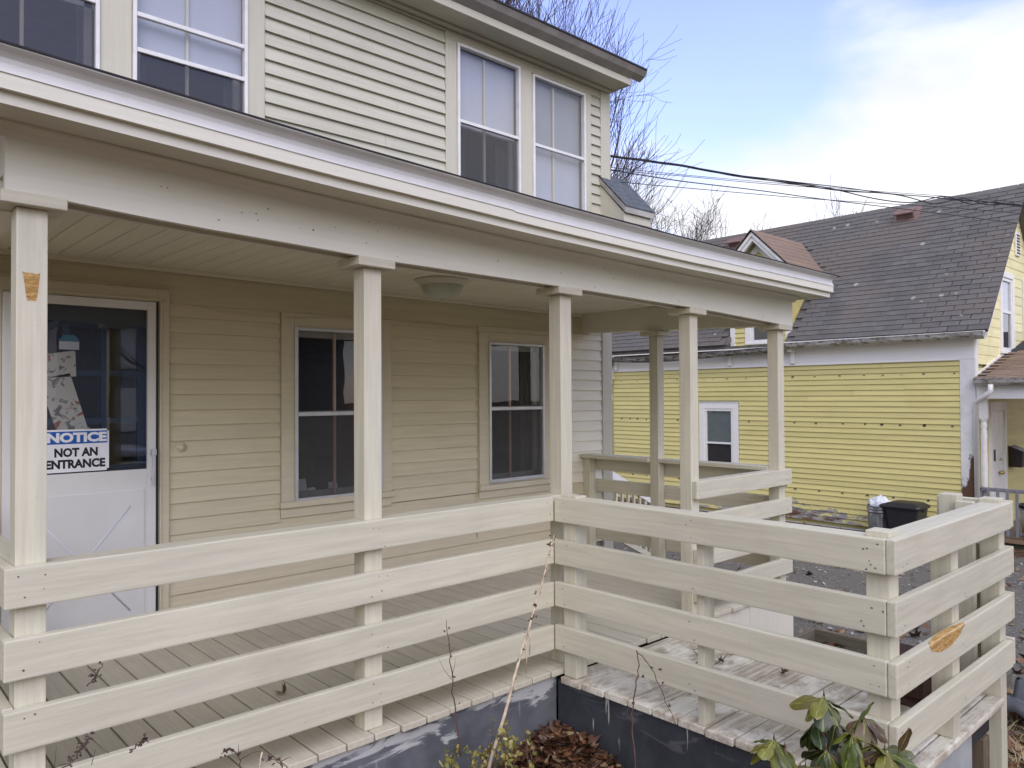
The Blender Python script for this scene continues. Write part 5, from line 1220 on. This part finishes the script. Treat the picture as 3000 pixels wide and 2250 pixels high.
# ------------------------------------------------------------------ plants by the porch
def lmat(name, c, back=None):
    g = G(name); n = g.noise(g.coord('Object'), 16, 3, 0.6); oi = g.N('ObjectInfo')
    col = g.mix(g.ramp(n, 0.35, 0.7), sc(c, 0.75), sc(c, 1.25))
    x = g.N('SeparateXYZ'); g.L(g.coord('Object'), x.inputs[0]); rib = g.ramp(g.math('ABSOLUTE', x.outputs['X']), 0.0012, 0.003, 1, 0)
    col = g.mix(g.math('MULTIPLY', rib, 0.55), col, (0.30, 0.33, 0.08)); hue = g.N('HueSaturation'); hue.inputs['Hue'].default_value = 0.5
    g.L(g.math('ADD', 0.475, g.math('MULTIPLY', oi.outputs['Random'], 0.04)), hue.inputs['Hue']); g.L(g.math('ADD', 0.75, g.math('MULTIPLY', oi.outputs['Random'], 0.5)), hue.inputs['Value']); g.L(col, hue.inputs['Color'])
    return g.fin(hue.outputs[0], 0.36, 0, 0.5)
RL = [lmat('rhododendron_green', (0.085, 0.115, 0.022)), lmat('rhododendron_olive', (0.17, 0.175, 0.028)), lmat('rhododendron_dark', (0.040, 0.058, 0.020)), lmat('rhododendron_bronze', (0.11, 0.075, 0.035))]
STEM = leafmat('shrub_stem', (0.13, 0.075, 0.055))
def rleaf(parent, p, direction, ln, m, roll=0.0, droop=0.35, wid=0.40):
    bm = bmesh.new(); n = 9; rows = []
    for i in range(n+1):
        t = i/n; w = ln*wid*0.5*(math.sin(math.pi*min(1, t**1.12*0.975+0.015))**0.62)*(1.1-0.22*(1-t)); y = ln*t; zc2 = -droop*ln*t*t
        rows.append([bm.verts.new((s*w, y, zc2+0.22*w*abs(s)**1.3+0.004*math.sin(9*t+4*s)-(0.35*w*abs(s)**3))) for s in (-1, -.55, 0, .55, 1)])
    for A, B in zip(rows, rows[1:]):
        for k in range(4):
            f = bm.faces.new((A[k], A[k+1], B[k+1], B[k])); f.smooth = True
    bmesh.ops.remove_doubles(bm, verts=bm.verts[:], dist=1e-5)
    tube(bm, [(0, -0.018, 0.002), (0, 0, 0), (0, ln*.5, -droop*ln*.25-0.001), (0, ln*.9, -droop*ln*.81-0.001)], [0.0019, 0.0017, 0.0011, 0.0004], 4, cap=False)
    d = Vector(direction).normalized(); q = d.to_track_quat('Y', 'Z').to_matrix().to_4x4(); q.translation = p
    return obj('leaf', bm, m, parent, q @ Matrix.Rotation(roll, 4, 'Y'))
rh = thing('rhododendron', 'leggy rhododendron with drooping olive green leaves in front of the deck corner', 'shrub', (-0.45, -1.9, -0.66))
base = Vector((-0.42, -1.88, -0.68)); bms = bmesh.new(); RR = random.Random(4)
def whorl(px, py, d, nl, ln, dr=(0.2, 0.8), mats=(0, 1), a0=0.0, wid=0.53, up=0.0, skip=()):
    tip = pix(px, py, d); mid = base.lerp(tip, 0.55)+Vector((RR.uniform(-.05, .05), RR.uniform(-.05, .05), -0.04))
    pre = tip-Vector((RR.uniform(-.02, .02), RR.uniform(-.02, .02), 0.09))
    tube(bms, [base+Vector((RR.uniform(-.05, .05), RR.uniform(-.05, .05), 0)), mid, pre, tip], [0.0075, 0.006, 0.0045, 0.004], 6)
    tube(bms, [tip, tip+Vector((0, 0, 0.022))], [0.004, 0.001], 5)
    for i in range(nl):
        if i in skip: continue
        a = a0+2*math.pi*i/nl+RR.uniform(-.25, .25); el_ = -RR.uniform(*dr)+up
        dv = Vector((math.cos(a)*math.cos(el_), math.sin(a)*math.cos(el_), math.sin(el_)))
        rleaf(rh, tip+dv*0.012-Vector((0, 0, RR.uniform(0, .012))), dv, ln*RR.uniform(0.8, 1.12), RL[RR.choice(mats)], RR.uniform(-.5, .5), RR.uniform(0.05, 0.25), wid*RR.uniform(.9, 1.15))
whorl(2414, 2038, 2.70, 11, 0.103, (0.2, 1.0), (0, 0, 1, 2), 0.3)
whorl(2268, 2166, 2.62, 11, 0.098, (0.1, 0.9), (0, 1, 1), 1.0)
whorl(2300, 2190, 2.60, 6, 0.092, (0.7, 1.3), (1, 3, 2), 0.4)
whorl(2452, 2112, 2.74, 10, 0.103, (0.3, 1.1), (2, 2, 0, 3), 0.2)
whorl(2430, 2150, 2.72, 7, 0.106, (0.7, 1.3), (2, 0, 3), 0.8)
whorl(2498, 2146, 2.58, 9, 0.110, (0.35, 1.15), (0, 0, 1), 0.9)
whorl(2592, 2196, 2.60, 10, 0.110, (0.1, 1.0), (0, 1, 1, 3), 0.5)
whorl(2555, 2180, 2.64, 7, 0.106, (0.4, 1.1), (0, 3, 1), 0.2)
whorl(2360, 2248, 2.55, 8, 0.097, (0.1, 0.7), (0, 1, 3), 0.1)
whorl(2476, 2240, 2.60, 9, 0.101, (0.3, 1.0), (2, 0, 3), 0.6)
whorl(2530, 2100, 2.78, 8, 0.10, (0.3, 1.1), (2, 0, 3), 0.5)
whorl(2390, 2105, 2.76, 8, 0.10, (0.4, 1.2), (2, 0, 2), 0.1)
whorl(2545, 2240, 2.56, 8, 0.115, (0.1, 0.9), (0, 1, 1), 0.9)
whorl(2420, 2195, 2.60, 7, 0.115, (0.5, 1.2), (0, 2, 3), 0.3)
q = pix(2502, 2136, 2.575); rleaf(rh, q, _up*0.95+_rt*0.25-_fw*0.35, 0.128, RL[0], 0.3, 0.12, 0.5)
q = pix(2632, 2206, 2.60); rleaf(rh, q, _up*0.9+_rt*0.22-_fw*0.25, 0.105, RL[3], -0.7, 0.05, 0.34)
obj('stems', bms, STEM, rh, kind='stuff')
DRY = leafmat('dry_stalk', (0.52, 0.42, 0.29)); DRKS = leafmat('dark_seed', (0.085, 0.055, 0.045)); RED = leafmat('red_twig', (0.11, 0.055, 0.045))
def stalk(label, pts, r0, r1, m, name='dry_stalk', cat='weed stalk', twigs=(), bits=0, bm_bits=None, group=None):
    P = [pix(*p) for p in pts]; t_ = thing(name, label, cat, P[0], group)
    bm = bmesh.new(); n = len(P); Q = []
    for i in range(n-1):
        for k in range(4): Q.append(P[i].lerp(P[i+1], k/4)+Vector([R.gauss(0, .0025) for _ in range(3)]))
    Q.append(P[-1]); tube(bm, Q, [r0+(r1-r0)*i/(len(Q)-1) for i in range(len(Q))], 6); obj('stem', bm, m, t_)
    if twigs:
        bm = bmesh.new()
        for tw_ in twigs: W_ = [pix(*p) for p in tw_]; tube(bm, W_, [r1*1.1*(1-0.6*i/(len(W_)-1)) for i in range(len(W_))], 4)
        obj('side_twigs', bm, m, t_, kind='stuff')
    if bits:
        s_ = Scatter()
        for i in range(bits):
            c = Q[int(len(Q)*R.uniform(0.25, 1.0)) % len(Q)]; s_.leaf(c+Vector([R.gauss(0, .008) for _ in range(3)]), R.uniform(.010, .024), Euler((R.uniform(0, 6), R.uniform(0, 6), R.uniform(0, 6))), 'oak', 1.2, 0)
        s_.done('dry_bits', [bm_bits or DRKS], t_)
    return t_
stalk('long pale dead stalk leaning up against the inner railing corner', [(1425, 2275, 3.45), (1495, 2030, 3.55), (1545, 1850, 3.7), (1590, 1700, 3.85), (1624, 1568, 4.02)], 0.0095, 0.004, DRY, bits=34,
      twigs=[[(1540, 1880, 3.67), (1543, 1925, 3.66), (1541, 1975, 3.66)], [(1548, 1850, 3.68), (1553, 1885, 3.67), (1551, 1920, 3.67)], [(1595, 1690, 3.82), (1606, 1660, 3.82)], [(1618, 1600, 3.9), (1632, 1575, 3.9)]])
stalk('thin reddish twig with fine side shoots rising in front of the lowest rail', [(1348, 2215, 3.5), (1338, 2110, 3.5), (1326, 2030, 3.5), (1320, 1935, 3.5), (1310, 1850, 3.5), (1308, 1815, 3.5)], 0.0042, 0.0012, RED, 'bare_twig', 'twig',
      twigs=[[(1322, 1990, 3.5), (1300, 1960, 3.5), (1286, 1930, 3.5)], [(1323, 1985, 3.5), (1332, 1950, 3.5), (1336, 1925, 3.5)], [(1318, 1912, 3.5), (1330, 1900, 3.5)]], bits=8)
stalk('thin arching bent stem in front of the dark deck skirting', [(1868, 2275, 3.0), (1855, 2160, 3.02), (1852, 2090, 3.04), (1862, 2010, 3.05), (1874, 1950, 3.05), (1864, 1905, 3.06), (1890, 1930, 3.06), (1925, 1990, 3.06), (1950, 2055, 3.06), (1982, 2125, 3.05)], 0.0032, 0.0014, RED, 'bare_twig', 'twig', bits=6)
stalk('broken dry straw standing low in front of the bottom rail', [(752, 2290, 2.4), (768, 2203, 2.42)], 0.0035, 0.003, DRY, bits=0)
for i, (lab, pts, tws) in enumerate((
    ('dried dark seed heads on a stem at the lower left corner', [(150, 2275, 2.3), (215, 2230, 2.32), (240, 2185, 2.35), (262, 2160, 2.36)], [[(215, 2230, 2.32), (205, 2215, 2.32)], [(240, 2185, 2.35), (225, 2190, 2.35)], [(262, 2160, 2.36), (320, 2208, 2.35)], [(200, 2238, 2.32), (160, 2245, 2.32), (165, 2190, 2.33)], [(268, 2240, 2.33), (280, 2195, 2.34)]]),
    ('dried dark flower spray showing between the lower left rails', [(380, 2200, 2.5), (405, 2185, 2.5), (420, 2170, 2.5), (435, 2160, 2.5)], [[(405, 2185, 2.5), (398, 2175, 2.5)], [(420, 2170, 2.5), (412, 2166, 2.5)]]),
    ('dried seed sprig on the porch floor between the second and third rails', [(255, 2010, 2.6), (280, 1985, 2.6), (290, 1965, 2.6), (300, 1945, 2.6)], [[(280, 1985, 2.6), (272, 1980, 2.6)], [(290, 1965, 2.6), (284, 1958, 2.6)]]),
    ('reddish wiry sprig in front of the lowest rail', [(715, 2285, 2.4), (705, 2225, 2.4), (690, 2205, 2.4), (660, 2198, 2.4), (648, 2208, 2.4)], [[(705, 2225, 2.4), (740, 2205, 2.4), (770, 2198, 2.4)], [(700, 2215, 2.4), (698, 2180, 2.4)], [(690, 2205, 2.4), (672, 2192, 2.4)]]),
    ('reddish wiry sprig beside the broken straw', [(840, 2280, 2.4), (822, 2240, 2.4), (800, 2225, 2.4), (780, 2232, 2.4)], [[(822, 2240, 2.4), (824, 2212, 2.4)], [(824, 2230, 2.4), (850, 2218, 2.4), (858, 2226, 2.4)]]))):
    stalk(lab, pts, 0.0022, 0.0012, [DRKS, DRKS, DRKS, RED, RED][i], 'dried_weed', 'weed', twigs=tws, bits=[22, 10, 10, 8, 6][i])
# yellow-leaved low shrub
sh = thing('yellow_leaved_shrub', 'low straggling shrub with small yellow green leaves against the blue grey skirting', 'shrub', (-0.75, -0.35, -0.66))
bm = bmesh.new(); s_ = Scatter(); RS = random.Random(9)
for i in range(30):
    px = RS.choice([RS.uniform(1300, 1450), RS.uniform(1440, 1560), RS.uniform(1440, 1530), RS.uniform(1290, 1420)]); top = 2085+abs(px-1500)*0.42+RS.uniform(0, 80) if px > 1430 else RS.uniform(2170, 2235)
    d = RS.uniform(3.35, 3.75); p0 = pix(px+RS.uniform(-35, 25), 2330, d); p1 = pix(px, top, d+RS.uniform(-.05, .05)); m_ = p0.lerp(p1, .5)+Vector([RS.gauss(0, .02) for _ in range(3)])
    tube(bm, [p0, m_, p1], [0.0028, 0.002, 0.001], 4)
    for k in range(RS.randint(9, 15)):
        u = RS.uniform(0.25, 1.02); c = (p0.lerp(m_, u*2) if u < .5 else m_.lerp(p1, u*2-1))+Vector([RS.gauss(0, .010) for _ in range(3)])
        s_.leaf(c, RS.uniform(0.022, 0.040), Euler((RS.gauss(0.6, .6), RS.gauss(0, .6), RS.uniform(0, 6.28))), 'ell', RS.uniform(0, .6), RS.choices([0, 1, 2], [4, 3, 2])[0])
obj('stems', bm, RED, sh, kind='stuff')
s_.done('foliage', [leafmat('leaf_yellow_green', (0.27, 0.225, 0.045)), leafmat('leaf_green', (0.15, 0.155, 0.045)), leafmat('leaf_pale_yellow', (0.42, 0.36, 0.13))], sh)

# ------------------------------------------------------------------ what stands across the street, seen mirrored in the window panes
ah = thing('grey_house', 'grey house across the street, seen only as a reflection in the porch windows', 'house', (10, -24, -0.9))
GH = plain('grey_siding', (0.30, 0.30, 0.31), 0.8)
obj('wall', box_bm((3, -30, -1), (14, -22, 4.5)), GH, ah)
obj('roof', prism_bm([(-31, 4.4), (-21, 4.4), (-26, 8.5)], 0, 2.5, 14.5), SLATE, ah)
for x in (4.5, 7.5, 10.5):
    for z in (0.4, 2.6): obj('window', box_bm((x, -21.99, z), (x+1, -21.93, z+1.5), 0.02), ALUW, ah)
bare_tree('bare street tree mirrored in the porch window panes', (4.2, -11.5, -0.9), 11, 31, 1.1, 0.22, 0.25, 3, [9, 7, 6], 0.012, group='bare winter trees')
bare_tree('bare street tree mirrored in the storm door glass', (0.4, -13.5, -0.9), 12, 37, 1.1, 0.24, 0.25, 3, [9, 7, 6], 0.012, group='bare winter trees')
def parked_car(loc, rz):
    c = thing('parked_car', 'silver hatchback parked on the street, mirrored in the storm door glass', 'car', loc); MW = Matrix.Translation(loc) @ Matrix.Rotation(rz, 4, 'Z')
    side = [(-2.2, 0.35), (-2.25, 0.75), (-2.1, 1.0), (-1.75, 1.5), (-1.2, 1.62), (0.2, 1.6), (0.95, 1.08), (1.9, 0.95), (2.2, 0.75), (2.22, 0.35)]
    bm = bmesh.new(); prism(bm, side, 1, -0.86, 0.86); bevel(bm, 0.07, 2); obj('body', bm, plain('silver_car_paint', (0.55, 0.57, 0.6), 0.25, 0.4), c, MW)
    CG = plain('car_glass', (0.02, 0.022, 0.025), 0.05)
    for s in (-1, 1):
        bm = prism_bm([(-1.65, 1.08), (-1.5, 1.45), (0.12, 1.48), (0.72, 1.10)], 1, s*0.855, s*0.875); obj('side_window', bm, CG, c, MW)
        for x in (-1.4, 1.4):
            bm = bmesh.new(); lathe(bm, [(0, 0.1), (0.2, 0.1), (0.33, 0.09), (0.34, 0), (0.33, -0.09), (0, -0.1)], 20)
            obj('wheel', bm, BLACK, c, MW @ Matrix.Translation((x, s*0.8, 0.34)) @ Matrix.Rotation(math.pi/2, 4, 'X'))
    bm = bmesh.new(); bm.faces.new([bm.verts.new(p) for p in ((0.30, -0.7, 1.575), (0.98, -0.75, 1.10), (0.98, 0.75, 1.10), (0.30, 0.7, 1.575))]); bmesh.ops.translate(bm, verts=bm.verts[:], vec=(0.02, 0, 0.02)); obj('windscreen', bm, CG, c, MW)
parked_car((1.2, -7.6, -0.92), 0.15)

nb = thing('added_shade_house', 'brown house added out of view at left to keep skylight off the porch', 'house', (-12, 2, -0.9))  # unseen house, added to block low skylight reaching the porch from the left
obj('wall', box_bm((-15, 0.5, -1), (-6.6, 12, 5.2)), plain('brown_siding', (0.16, 0.125, 0.09), 0.8), nb)
obj('roof', prism_bm([(-15.6, 5.1), (-6.0, 5.1), (-10.8, 8.8)], 1, 0, 12.5), SLATE, nb)
for y in (2.0, 5.0, 8.5):
    for z in (0.2, 2.9): obj('window', box_bm((-6.61, y, z), (-6.54, y+1.0, z+1.5), 0.02), ALUW, nb)
